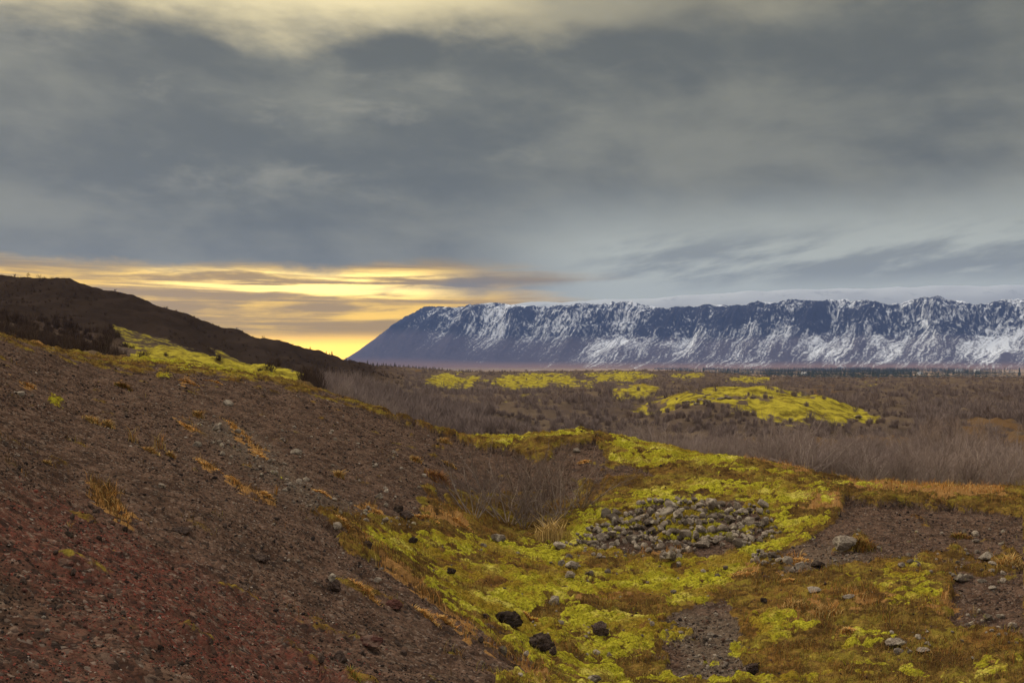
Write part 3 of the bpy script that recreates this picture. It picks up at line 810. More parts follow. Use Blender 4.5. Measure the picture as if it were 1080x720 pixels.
def boulders():
    """the stones one can single out: picture place of the foot, width and height in picture pixels, kind"""
    L = [
        (571, 684, 29, 17, 'd', "wide dark lava boulder on the moss, lowest of the dark boulders"),
        (583, 690, 9, 10, 'd', "small dark block leaning on the right end of the lowest dark boulder"),
        (536, 658, 31, 16, 'd', "dark hump-backed lava boulder on the moss nearest the foot of the scree"),
        (633, 673, 17, 13, 'd', "lone dark angular boulder on the moss right of the two wide dark boulders"),
        (638, 672, 9, 8, 'd', "small dark stone touching the right side of the angular boulder"),
        (351, 624, 15, 13, 'd', "dark upright lava block on the scree with a pale stone on top"),
        (349, 612, 8, 8, 'p', "pale cap stone resting on the dark upright block on the scree"),
        (276, 594, 17, 8, 'd', "dark brown slab lying alone in the middle of the scoria slope"),
        (415, 642, 20, 9, 'r', "reddish stone half buried at the edge of the orange grass below the scree"),
        (391, 682, 30, 12, 'r', "long reddish brown rock lying low on the dark scree"),
        (360, 698, 18, 13, 'd', "black porous lump on the dark scree at the lower picture edge"),
        (192, 563, 20, 7, 'd', "dark flat slab below the long orange grass mat on the scoria"),
        (793, 708, 14, 11, 'd', "small black boulder on the grey gravel patch among the moss cushions"),
        (584, 637, 13, 10, 'g', "grey boulder at the moss hollow above the lone angular boulder"),
        (603, 600, 15, 9, 'g', "grey boulder with a paler neighbour on the upper moss"),
        (593, 597, 8, 8, 'p', "pale small stone beside the grey boulder on the upper moss"),
        (600, 609, 11, 7, 'g', "grey stone just in front of the grey and pale pair on the upper moss"),
        (621, 608, 10, 6, 'g', "flat grey stone right of the pair of stones on the upper moss"),
        (476, 607, 10, 6, 'd', "small dark stone at the upper left of the bright moss"),
        (388, 577, 10, 8, 'd', "dark round stone at the corner where scree meets moss"),
        (354, 557, 14, 8, 'g', "grey mossy stone in the orange grass at the head of the moss"),
        (525, 571, 16, 7, 'g', "grey flat boulder at the back edge of the moss below the bare bush"),
        (436, 572, 10, 6, 'd', "dark stone on the brown grass left of the bright moss"),
        (590, 578, 14, 8, 'g', "grey stone at the foot of the pale grass tuft"),
        (512, 653, 9, 5, 'd', "little dark stone left of the hump-backed boulder"),
        (507, 678, 6, 6, 'd', "tiny black stone on the moss left of the lowest boulder"),
        (530, 690, 10, 9, 'g', "grey upright stone at the orange grass line below the scree"),
        (627, 719, 16, 7, 'g', "grey stone on the moss cut by the lower picture edge"),
        (741, 579, 20, 9, 'g', "largest grey boulder standing just in front of the stone heap"),
        (891, 582, 24, 14, 'g', "big grey boulder beside the brown grass tuft on the bare right ground"),
        (1014, 613, 17, 9, 'g', "grey boulder at the top of the mossy bank on the far right"),
        (843, 601, 10, 8, 'p', "rounded tan stone at the orange heath right of the heap"),
        (831, 596, 11, 8, 'g', "grey stone left of the rounded tan stone right of the heap"),
        (862, 598, 15, 7, 'd', "dark flat stone right of the rounded tan stone"),
        (858, 625, 16, 5, 'p', "pale flat stone at the upper edge of the brown heath"),
        (1040, 590, 18, 6, 'p', "cracked pale slab on the bare ground left of the straw tuft"),
        (1047, 624, 9, 4, 'p', "white flat pebble on the bare ground at the far right"),
        (1034, 616, 8, 5, 'p', "pale stone on the bare ground beside the mossy bank"),
        (895, 631, 14, 4, 'p', "pale sliver of rock lying in the brown heath"),
        (975, 688, 13, 5, 'g', "grey slab in the gravel between the lowest moss cushions"),
        (944, 682, 22, 9, 'g', "split grey boulder behind the dark green moss cushion"),
        (947, 690, 12, 7, 'p', "pale broken rock in front of the split grey boulder"),
        (805, 635, 7, 5, 'd', "small black stone at the top of the brown heath"),
        (240, 428, 11, 7, 'p', "pale lone boulder high on the far scree below the rim"),
        (312, 479, 13, 6, 'p', "light flat stone on the upper scree right of the orange strip"),
        (400, 526, 9, 6, 'p', "pale round stone among the stones of the gully"),
        (428, 546, 14, 9, 'd', "dark angular stone just above the brown grass in the gully"),
        (420, 540, 10, 7, 'd', "dark stone left of the dark angular stone in the gully"),
        (398, 614, 9, 6, 'p', "tan stone on the scree lip above the moss"),
        (608, 477, 8, 5, 'g', "grey rock at the bare gap in the rim"),
        (640, 545, 11, 10, 'p', "pale upright stone at the upper left end of the heap"),
        (250, 458, 8, 5, 'p', "light stone above the orange strip on the gully side"),
        (227, 454, 9, 6, 'g', "grey stone beside the small orange tuft high in the gully"),
        (208, 472, 9, 6, 'p', "pale stone between the two upper orange tufts"),
        (171, 515, 8, 5, 'g', "light curved stone alone on the smooth brown scree"),
        (72, 566, 10, 6, 'd', "black lump in the red scoria at left"),
        (20, 417, 11, 5, 'p', "pale stone near the left picture edge high on the slope"),
        (1012, 440, 0, 0, '', ""),
    ]
    mats = dict(d=M_DARK, r=M_RED, p=M_PALE, g=M_GREY)
    L = [q for q in L if q[4]]
    P, _ = on_ground_many([q[0] for q in L], [q[1] for q in L], n=500)
    for i, (q, p) in enumerate(zip(L, P)):
        big = q[2] >= 13
        v, f = rock_shape(300 + i * 7, sub=4 if big else 3, cuts=7, rough=.085 if q[4] in 'dr' else .05, flat=1.0, lumps=.14 if q[4] in 'dr' else .05)
        ext = (v.max(0) - v.min(0)) / 2
        wx, hz = q[2] / F * p[1] / 2, q[3] / F * p[1]
        sc = np.array([wx / ext[0], wx * .8 / ext[1], hz * .62 / ext[2]])
        kind = "boulder" if big else "stone"
        o = mesh_obj("boulder" if big else "field_stone", v * sc, f, mats[q[4]], smooth=False)
        if i == 6:
            p = P[5] + np.array([0, 0, q[1] * 0 + 12.0 / F * P[5][1]]); hz *= .6
        o.location = [float(p[0]), float(p[1]), float(p[2] + hz * .30)]
        o.rotation_euler = (0, random.uniform(-.15, .15), random.uniform(-.4, .4))
        tag(o, q[5], kind)


boulders()


def mound_rocks():
    r = np.random.default_rng(77)
    ms = rock_meshes("lava_rock", 5, M_GREY, sub=3, cuts=10, rough=.08, flat=.7, lumps=.1)
    spots = [(724, 425), (731, 424), (739, 422), (746, 424), (752, 421), (760, 421), (743, 419), (767, 420), (735, 427), (748, 427)]
    P, _ = on_ground_many([q[0] for q in spots], [q[1] for q in spots], lo=80, hi=170, n=500)
    for i, p in enumerate(P):
        put_stone("lava_rock", ms[i % 5], p, r.uniform(.22, .5) * np.array([1.4, 1, .7]), r.uniform(0, 6.28), "grey lava rock breaking through the mossy mound beyond the thicket", "rock", "rocks on the mossy mound", sink=.25)
    p, _ = on_ground_many([905], [441], lo=70, hi=170, n=500)
    put_stone("lava_rock", ms[2], p[0], (.55, .4, .4), .4, "single pale grey rock at the right end of the mossy mound", "rock", sink=.2)


mound_rocks()


def loose_stones():
    r = np.random.default_rng(23)
    sets = [
        ("grey_stone", M_GREY, [(190, 445), (260, 450), (345, 525), (450, 545), (430, 560), (340, 545), (250, 495)], 90, (3, 8), "small grey stone among the rubble along the gully of the slope", "stones strewn along the gully"),
        ("grey_stone", M_PALE, [(280, 440), (430, 470), (500, 520), (450, 545), (350, 500), (260, 460)], 42, (2.5, 6), "small pale stone lying on the far scree wall under the rim", "pale stones on the far scree"),
        ("scoria_lump", M_DARK, [(0, 560), (60, 520), (220, 540), (420, 680), (500, 719), (0, 719)], 110, (3.5, 9), "small dark scoria lump lying on the red-brown slope", "dark lumps on the red slope"),
        ("scoria_lump", M_RED, [(0, 540), (120, 560), (330, 690), (300, 719), (40, 719)], 36, (3, 7), "small rust red scoria piece lying on the red-brown slope", "red pieces on the red slope"),
        ("grey_stone", M_GREY, [(810, 590), (850, 572), (900, 560), (1079, 560), (1079, 625), (1020, 620), (920, 590), (850, 612)], 70, (3, 8), "small grey stone on the bare brown ground right of the heap", "stones on the bare right ground"),
        ("grey_stone", M_GREY, [(430, 575), (600, 578), (800, 590), (740, 640), (640, 700), (540, 690), (460, 620)], 50, (3, 8), "small grey stone half sunk in the yellow-green moss", "stones in the moss"),
        ("grey_stone", M_GREY, [(680, 655), (770, 650), (800, 715), (720, 718), (720, 690)], 24, (2.5, 6), "small grey stone on the gravel patch between moss cushions", "stones on the gravel patch"),
        ("grey_stone", M_GREY, [(930, 665), (1060, 640), (1079, 690), (960, 705)], 30, (3, 9), "small grey stone in the gravelly heath at the lower right", "stones in the lower right heath"),
        ("grey_stone", M_GREY, [(595, 575), (640, 575), (720, 583), (640, 592), (600, 585)], 24, (3, 8), "grey stone strewn on the moss along the foot of the heap", "stones at the foot of the heap"),
    ]
    lib = {}
    for nm, mt, poly, n, (s0, s1), lab, grp in sets:
        key = mt.name
        if key not in lib: lib[key] = rock_meshes(nm + key, 7, mt, sub=2, cuts=8, rough=.07, flat=.8, lumps=.06)
        m = raster([(1.0, poly)], 1)
        pts = []
        while len(pts) < n:
            x, y = r.uniform(0, 1079), r.uniform(400, 719)
            if r.random() < m[int(y), int(x)]: pts.append((x, y))
        pts = np.array(pts)
        P, M = on_ground_many(pts[:, 0], pts[:, 1])
        for i, p in enumerate(P):
            px_ = s0 + (s1 - s0) * r.random() ** 2.2
            size = px_ / F * p[1] / 2 * 1.2
            put_stone(nm, lib[key][i % 7], p, size * r.uniform(.75, 1.2, 3), r.uniform(0, 6.28), lab, "stone" if nm == "grey_stone" else "scoria", grp, sink=.22, tilt=(r.uniform(-.4, .4), r.uniform(-.4, .4)))


loose_stones()


def gravel():
    r = np.random.default_rng(31)
    n = 170000
    u = r.uniform(-.64, .64, n); Y = np.exp(r.uniform(math.log(2.6), math.log(48), n))
    X = u * Y
    z, M = ground(X, Y)
    keep = r.random(n) < (.10 + .90 * M['bare'] + .25 * M['grey']) * M['near'] * (1 - .85 * M['moss'])
    clump = fbm(X * .7, Y * .7, 3, 88) + .6 * fbm((X + Y * .6) * .9, (Y - X * .6) * .12, 3, 89)
    keep &= r.random(n) < np.clip(.45 + .9 * clump, .08, 1)
    X, Y, z = X[keep], Y[keep], z[keep]; M = {k: v[keep] for k, v in M.items()}
    n = len(X)
    size = Y * .00062 * np.exp(r.normal(0, .5, n)) + .003
    size *= 1 + .7 * M['grey']
    size = np.minimum(size, .05 + .0006 * Y)
    shapes = [rock_shape(900 + k, sub=1, cuts=4, rough=.1, flat=.7) for k in range(10)]
    which = r.integers(0, 10, n)
    V, Fc, C = [], [], []
    off = 0
    tone = r.random(n)
    dark = np.array([.022, .018, .017]); brown = np.array([.075, .046, .034]); pale = np.array([.21, .18, .155]); redc = np.array([.14, .045, .035]); greyc = np.array([.125, .105, .088])
    c = np.where((tone < .45)[:, None], dark, brown)
    c = np.where((tone > .955)[:, None], pale, c)
    c = np.where((r.random(n) < M['red'] * .6)[:, None], redc, c)
    c = np.where((r.random(n) < M['grey'] * .6)[:, None], greyc, c)
    c = c * r.uniform(.65, 1.3, n)[:, None]
    for k in range(10):
        i = np.nonzero(which == k)[0]
        v, f = shapes[k]
        a = r.uniform(0, 6.28, len(i)); ca, sa = np.cos(a), np.sin(a)
        sx = size[i] * r.uniform(.8, 1.4, len(i))
        vx = (v[None, :, 0] * ca[:, None] - v[None, :, 1] * sa[:, None]) * sx[:, None] + X[i][:, None]
        vy = (v[None, :, 0] * sa[:, None] + v[None, :, 1] * ca[:, None]) * size[i][:, None] + Y[i][:, None]
        vz = (v[None, :, 2] + .25) * size[i][:, None] + z[i][:, None]
        V.append(np.stack([vx, vy, vz], 2).reshape(-1, 3)); C.append(np.repeat(c[i], len(v), 0))
        Fc.append((f[None] + (off + np.arange(len(i)) * len(v))[:, None, None]).reshape(-1, 3)); off += len(i) * len(v)
    m, t, b = material("gravel", .95)
    t.put(b.inputs['Base Color'], t.attr('tint'))
    o = mesh_obj("gravel", np.concatenate(V), np.concatenate(Fc), m)
    set_col(o, 'tint', np.concatenate(C).astype(np.float32))
    tag(o, "loose scoria gravel scattered over the bare slopes", "gravel", kind='stuff')


gravel()


# ------------------------------------------------------------------ grass
def blades(P, H, Wd, C, r, lean=.45, bend=.35):
    """one thin bent blade per row: two quads' worth of triangles"""
    n = len(P)
    a = r.uniform(0, 6.28, n); d = np.stack([np.cos(a), np.sin(a), np.zeros(n)], 1)
    w = np.stack([-np.sin(a + r.normal(0, .6, n)), np.cos(a), np.zeros(n)], 1) * (Wd / 2)[:, None]
    up = np.array([0, 0, 1.0])
    l1 = r.uniform(0, lean, n)[:, None]
    mid = P + (up + d * l1) * (H * .55)[:, None]
    tip = P + (up * .92 + d * (l1 + r.uniform(0, bend, n)[:, None] + .1) * 1.2) * H[:, None]
    V = np.stack([P - w, P + w, mid + w * .7, mid - w * .7, tip], 1).reshape(-1, 3)
    b = np.arange(n)[:, None] * 5
    Q = np.concatenate([b, b + 1, b + 2, b + 3], 1); T = np.concatenate([b + 3, b + 2, b + 4], 1)
    return V, Q, T, np.repeat(C, 5, 0)


def blade_material(name):
    m, t, b = material(name, .9)
    t.put(b.inputs['Base Color'], t.attr('tint'))
    return m


M_BLADE = blade_material("dry_blades")
PALE = np.array([.40, .28, .11]); ORA = np.array([.36, .17, .045]); OLV = np.array([.18, .145, .035]); BRN = np.array([.15, .085, .03]); DK = np.array([.075, .048, .022]); MOS = np.array([.34, .29, .045])


def heath_grass():
    r = np.random.default_rng(41)
    n = 380000
    u = r.uniform(-.62, .62, n); Y = np.exp(r.uniform(math.log(11), math.log(52), n))
    X = u * Y
    z, M = ground(X, Y)
    w = M['near'] * np.clip(.75 * np.maximum(M['heath'] - M['moss'], 0) + .8 * M['orange'] + .30 * M['moss'], 0, 1)
    tufty = fbm(X * 1.7, Y * 1.7, 3, 97)
    keep = r.random(n) < w * np.clip(.55 + .9 * tufty, .05, 1)
    X, Y, z, tufty = X[keep], Y[keep], z[keep], tufty[keep]; M = {k: v[keep] for k, v in M.items()}
    n = len(X)
    o = M['orange']
    pick = r.random(n)[:, None]
    c = np.where(pick < .35, BRN, np.where(pick < .6, OLV, np.where(pick < .8, DK, ORA * .6)))
    co = np.where(pick < .45, ORA, np.where(pick < .8, ORA * .65, PALE))
    c = np.where((r.random(n) < o)[:, None], co, c) * r.uniform(.7, 1.3, n)[:, None]
    c = np.where((r.random(n) < M['moss'] * .85)[:, None], np.where(r.random(n)[:, None] < .55, MOS, OLV) * r.uniform(.6, 1.4, n)[:, None], c)
    rimleft = (X / Y < -.06) & (M['moss'] < .4) & (r.random(n) < .75)
    c = np.where(rimleft[:, None], np.where(r.random(n)[:, None] < .6, DK, BRN * .8), c)
    H = (1 - .55 * M['moss']) * (.07 + .10 * np.clip(tufty + .3, 0, 1) + .05 * o) * r.uniform(.6, 1.5, n)
    V, Q, T, C = blades(np.stack([X, Y, z - .01], 1), H, .0045 + .00028 * Y * r.uniform(.6, 1.2, n), c, r)
    g = mesh_obj("heath_grass", V, [Q, T], M_BLADE)
    set_col(g, 'tint', C.astype(np.float32))
    tag(g, "low brown and orange heath grass around the moss", "grass", kind='stuff')


heath_grass()


def tuft_mesh(seed, n, rx, ry, h, cols, wd, lean, rx_tilt=0.0):
    r = np.random.default_rng(seed)
    q = r.normal(size=(n, 2)) * .45
    q = np.clip(q, -1.1, 1.1)
    P = np.stack([q[:, 0] * rx, q[:, 1] * ry, np.zeros(n) - .02], 1)
    H = h * r.uniform(.45, 1.1, n) * (1 - .35 * np.hypot(q[:, 0], q[:, 1]))
    c = np.array(cols)[r.integers(0, len(cols), n)] * r.uniform(.75, 1.25, n)[:, None]
    V, Q, T, C = blades(P, H, np.full(n, wd) * r.uniform(.7, 1.3, n), c, r, lean=lean, bend=.5)
    return V, Q, T, C


def tufts():
    """each clump: picture place, width and height in pixels, slant of its long side, kind, label"""
    L = [
        (120, 534, 62, 26, .75, 'o', "long orange grass mat on the smooth near slope, largest on the scoria"),
        (199, 452, 32, 12, .55, 'o', "rounded orange grass mat above the gully on the upper slope"),
        (248, 452, 40, 9, .85, 'o', "upper half of the orange grass strip running down the gully side"),
        (274, 481, 26, 10, .6, 'o', "lower end of the orange grass strip running down the gully side"),
        (219, 492, 34, 14, .5, 'o', "orange grass mat low in the gully beside the scree edge"),
        (249, 510, 28, 15, .6, 'o', "brightest orange tussock on the edge of the near scree"),
        (280, 524, 24, 8, .5, 'o', "thin orange grass strip at the lower end of the gully"),
        (340, 521, 22, 9, .3, 'o', "orange grass cushion alone in the gully stones"),
        (130, 409, 16, 8, .1, 'b', "brown grass cushion on the scree just under the rim at left"),
        (198, 404, 22, 8, .2, 'o', "orange brown grass cushion beside a mossy one under the rim"),
        (225, 403, 18, 6, .1, 'o', "flat orange brown cushion right under the rim turf"),
        (30, 408, 18, 8, .4, 'o', "rusty grass cushion near the left picture edge"),
        (98, 446, 24, 10, .3, 's', "pale straw grass patch at the crest of the near slope"),
        (115, 450, 14, 8, .3, 's', "low straw coloured tuft beside the straw patch on the crest"),
        (140, 466, 12, 24, 0, 't', "tall leaning dry stalks on the slope crest"),
        (168, 474, 18, 26, 0, 't', "fan of tall dry stalks on the slope crest lower down"),
        (160, 478, 20, 8, .3, 's', "short straw tuft at the foot of the fan of dry stalks"),
        (180, 482, 10, 8, .3, 's', "small straw tuft right of the fan of dry stalks"),
        (209, 440, 8, 10, 0, 's', "thin yellow stalk tuft on the upper scree"),
        (50, 490, 10, 6, .2, 's', "tiny bleached tuft on the middle of the near scree"),
        (74, 556, 5, 18, 0, 't', "single dead stalk standing in the red scoria"),
        (290, 521, 5, 22, 0, 't', "single tall pale stalk beside the gully stones"),
        (580, 571, 28, 33, 0, 'p', "tall bleached grass tuft left of the stone heap"),
        (463, 509, 24, 14, 0, 'r', "round reddish brown tussock alone on the far scree"),
        (474, 492, 12, 18, .3, 's', "yellow straw tuft on the far scree above the tussock"),
        (438, 487, 10, 8, 0, 's', "little yellow tuft left of the reddish tussock"),
        (469, 467, 12, 8, 0, 's', "pale tuft at the upper edge of the far scree"),
        (358, 503, 9, 10, 0, 's', "yellow tuft among pale stones on the far scree"),
        (616, 488, 12, 6, 0, 'o', "small orange cushion at the bare gap of the rim"),
        (908, 580, 26, 14, 0, 'b', "brown grass tussock on the bare right ground behind the grey boulder"),
        (1013, 567, 18, 7, 0, 'b', "brown grass cushion on bare ground below the right turf edge"),
        (1066, 594, 32, 16, 0, 's', "straw brown tussock at the right picture edge"),
        (447, 549, 26, 10, .2, 'o', "orange grass band below the dark gully stones"),
        (484, 552, 34, 10, .1, 'o', "golden orange grass at the left foot of the bare bush"),
        (398, 541, 22, 10, .3, 'o', "orange grass cushion between pale and dark gully stones"),
        (470, 656, 20, 14, .4, 'o', "orange tussock where scree meets moss near the hump-backed boulder"),
        (450, 650, 26, 12, .4, 'o', "orange grass at the moss edge above the long pale rock"),
        (385, 625, 34, 14, .5, 'o', "orange grass patch on the scree right of the upright block"),
        (365, 557, 26, 12, .6, 'o', "orange grass beside the grey mossy stone at the head of the moss"),
        (560, 655, 14, 12, .2, 'o', "orange tuft behind the hump-backed boulder"),
        (870, 652, 26, 16, 0, 's', "straw grass clump in the middle of the brown heath"),
        (893, 665, 16, 16, 0, 'o', "orange grass clump behind the moss cushions"),
        (838, 642, 20, 12, 0, 's', "pale grass clump above the largest moss cushion"),
        (785, 606, 26, 9, 0, 'o', "bright orange clump right of the foot of the heap"),
        (840, 592, 24, 9, 0, 'o', "orange clump between stones right of the heap"),
        (830, 614, 12, 8, 0, 'o', "small orange clump on the dark ground below the tan stone"),
        (375, 716, 20, 10, .5, 'g', "green and orange grass tuft on the dark scree at the lower edge"),
    ]
    kinds = dict(o=([ORA * 1.2, ORA * .9, PALE, ORA * 1.4, PALE * 1.25], .085, .010, 1.1, 1000), b=([BRN, BRN * 1.4, OLV, ORA * .5], .22, .009, .7, 420), s=([PALE, PALE * .7, ORA * .8], .22, .008, .6, 260),
                 t=([PALE * .8, PALE * .6, ORA * .6], .8, .010, .30, 26), p=([PALE * 1.25, PALE, PALE * .8], 1.1, .014, .42, 170), r=([ORA * .5, BRN * 1.5, np.array([.2, .085, .045])], .42, .012, .5, 520), g=([OLV, np.array([.12, .16, .03]), ORA], .12, .006, .7, 260))
    P, _ = on_ground_many([q[0] for q in L], [q[1] for q in L], n=500)
    for i, (q, p) in enumerate(zip(L, P)):
        cols, h, wd, lean, n = kinds[q[5]]
        k = p[1] / F
        rx, hh = q[2] * k / 2, q[3] * k
        flat = q[4] > .15 or q[5] in 'o'
        H = min(hh, h) if flat else hh
        if q[5] == 't': n = 8 if q[2] < 6 else 22
        V, Q, T, C = tuft_mesh(i + 60, n, rx * 1.15, rx * (.9 if not flat else 1.0), H, cols, max(wd, .0009 * p[1]), lean)
        # sit every blade on the ground it grows from, drawn out along the slant
        roots = V.reshape(-1, 5, 3)
        base = roots[:, :2].mean(1)
        dyn = base[:, 1].copy()
        if q[4]:
            # along the picture slant the ground runs nearer as it goes right
            newx = base[:, 0]; slope_y = -q[4] * 1.9
            sh = newx * slope_y + base[:, 1] * .35 - base[:, 1]
        else:
            sh = np.zeros(len(base))
        roots[:, :, 1] += sh[:, None]
        gx, gy = base[:, 0] + p[0], base[:, 1] + sh + p[1]
        gz, _m = ground(gx, np.maximum(gy, 1.5))
        roots[:, :, 2] += (gz - p[2])[:, None]
        o = mesh_obj("grass_tuft", roots.reshape(-1, 3), [Q, T], M_BLADE)
        set_col(o, 'tint', C.astype(np.float32))
        o.location = [float(x) for x in p]
        tag(o, q[6], "grass tuft")


tufts()


# ------------------------------------------------------------------ bare scrub
def tubes(p0, p1, r0, r1, sides=3):
    p0, p1 = np.asarray(p0), np.asarray(p1); r0, r1 = np.asarray(r0), np.asarray(r1)
    d = p1 - p0; d /= np.linalg.norm(d, axis=1)[:, None] + 1e-9
    ref = np.where(np.abs(d[:, 2:3]) > .9, np.array([[1.0, 0, 0]]), np.array([[0, 0, 1.0]]))
    a = np.cross(d, ref); a /= np.linalg.norm(a, axis=1)[:, None] + 1e-9
    b = np.cross(d, a)
    V = []
    for p, rr in ((p0, r0), (p1, r1)):
        for k in range(sides):
            t = 2 * math.pi * k / sides
            V.append(p + (a * math.cos(t) + b * math.sin(t)) * rr[:, None])
    V = np.stack(V, 1)
    n = len(p0); o = np.arange(n)[:, None] * 2 * sides
    Q = np.concatenate([np.concatenate([o + k, o + (k + 1) % sides, o + sides + (k + 1) % sides, o + sides + k], 1) for k in range(sides)])
    return V.reshape(-1, 3), Q


def shrub_segments(seed, stems=15, spread=.75, h=1.0, twigs=5):
    r = np.random.default_rng(seed)
    S_, T_ = [], []
    def grow(p, d, length, rad, depth, out, nseg):
        pts = [p]
        for s in range(nseg):
            d = d + r.normal(0, .14, 3) + np.array([0, 0, .06]); d = d / np.linalg.norm(d)
            q = p + d * length / nseg
            out.append((p, q, rad * (1 - s / nseg * .55), rad * (1 - (s + 1) / nseg * .55)))
            p = q; pts.append((p, d))
        return pts[1:]
    for k in range(stems):
        a = r.uniform(0, 6.28); sp = spread * math.sqrt(r.random())
        d = np.array([math.cos(a) * sp, math.sin(a) * sp, 1.0]); d /= np.linalg.norm(d)
        p = np.array([math.cos(a), math.sin(a), 0]) * r.uniform(0, .12) + np.array([0, 0, -.05])
        L = h * r.uniform(.6, 1.0)
        nodes = grow(p, d, L, .0095, 0, S_, 5)
        for (q, dd) in nodes:
            for _ in range(r.integers(1, 3)):
                b = dd + r.normal(0, .55, 3); b[2] = abs(b[2]) * .8 + .15; b /= np.linalg.norm(b)
                n2 = grow(q, b, L * r.uniform(.25, .45), .0048, 1, S_ if r.random() < .25 else T_, 3)
                for (q2, d2) in n2:
                    for _ in range(twigs // 2 + int(r.random() < .5)):
                        c = d2 + r.normal(0, .55, 3); c[2] += .25; c /= np.linalg.norm(c)
                        grow(q2, c, L * r.uniform(.10, .22), .0026, 2, T_, 2)
    f = lambda A: (np.array([x[0] for x in A]), np.array([x[1] for x in A]), np.array([x[2] for x in A]), np.array([x[3] for x in A]))
    return f(S_), f(T_)


def bark_material(name, c0, c1):
    m, t, b = material(name, .9)
    n = m.node_tree.nodes.new('ShaderNodeObjectInfo')
    rnd = S(t, n.outputs['Random'])
    k = t.noise(t.pos(), 3.0, 4, .6); g = t.noise(t.pos(), .09, 4, .65)
    c = t.mix(k * .5 + rnd * .3 + (g - .5) * 1.1 + .05, c0, c1)
    t.put(b.inputs['Base Color'], t.mix(t.step(.52, .68, t.noise(t.pos(), .05, 4, .6)) * .32, c, tuple(x * q for x, q in zip(c1, (.85, .68, .42)))))
    return m


M_STEM = bark_material("grey_bark", (0.15, 0.12, 0.105), (0.44, 0.37, 0.32))
M_TWIG = bark_material("brown_twigs", (0.135, 0.102, 0.094), (0.30, 0.240, 0.216))
M_STEM2 = bark_material("dark_grey_bark", (0.12, 0.098, 0.086), (0.30, 0.25, 0.22))
M_TWIG2 = bark_material("dark_brown_twigs", (0.080, 0.060, 0.053), (0.180, 0.138, 0.120))
M_STEM3 = bark_material("shaded_bark", (0.05, 0.039, 0.034), (0.13, 0.103, 0.09))  # darker bark tone for the shrubs on the left below the hill
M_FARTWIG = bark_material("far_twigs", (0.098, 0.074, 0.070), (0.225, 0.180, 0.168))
M_DARKTWIG = bark_material("dark_twigs", (0.030, 0.021, 0.018), (0.070, 0.050, 0.041))


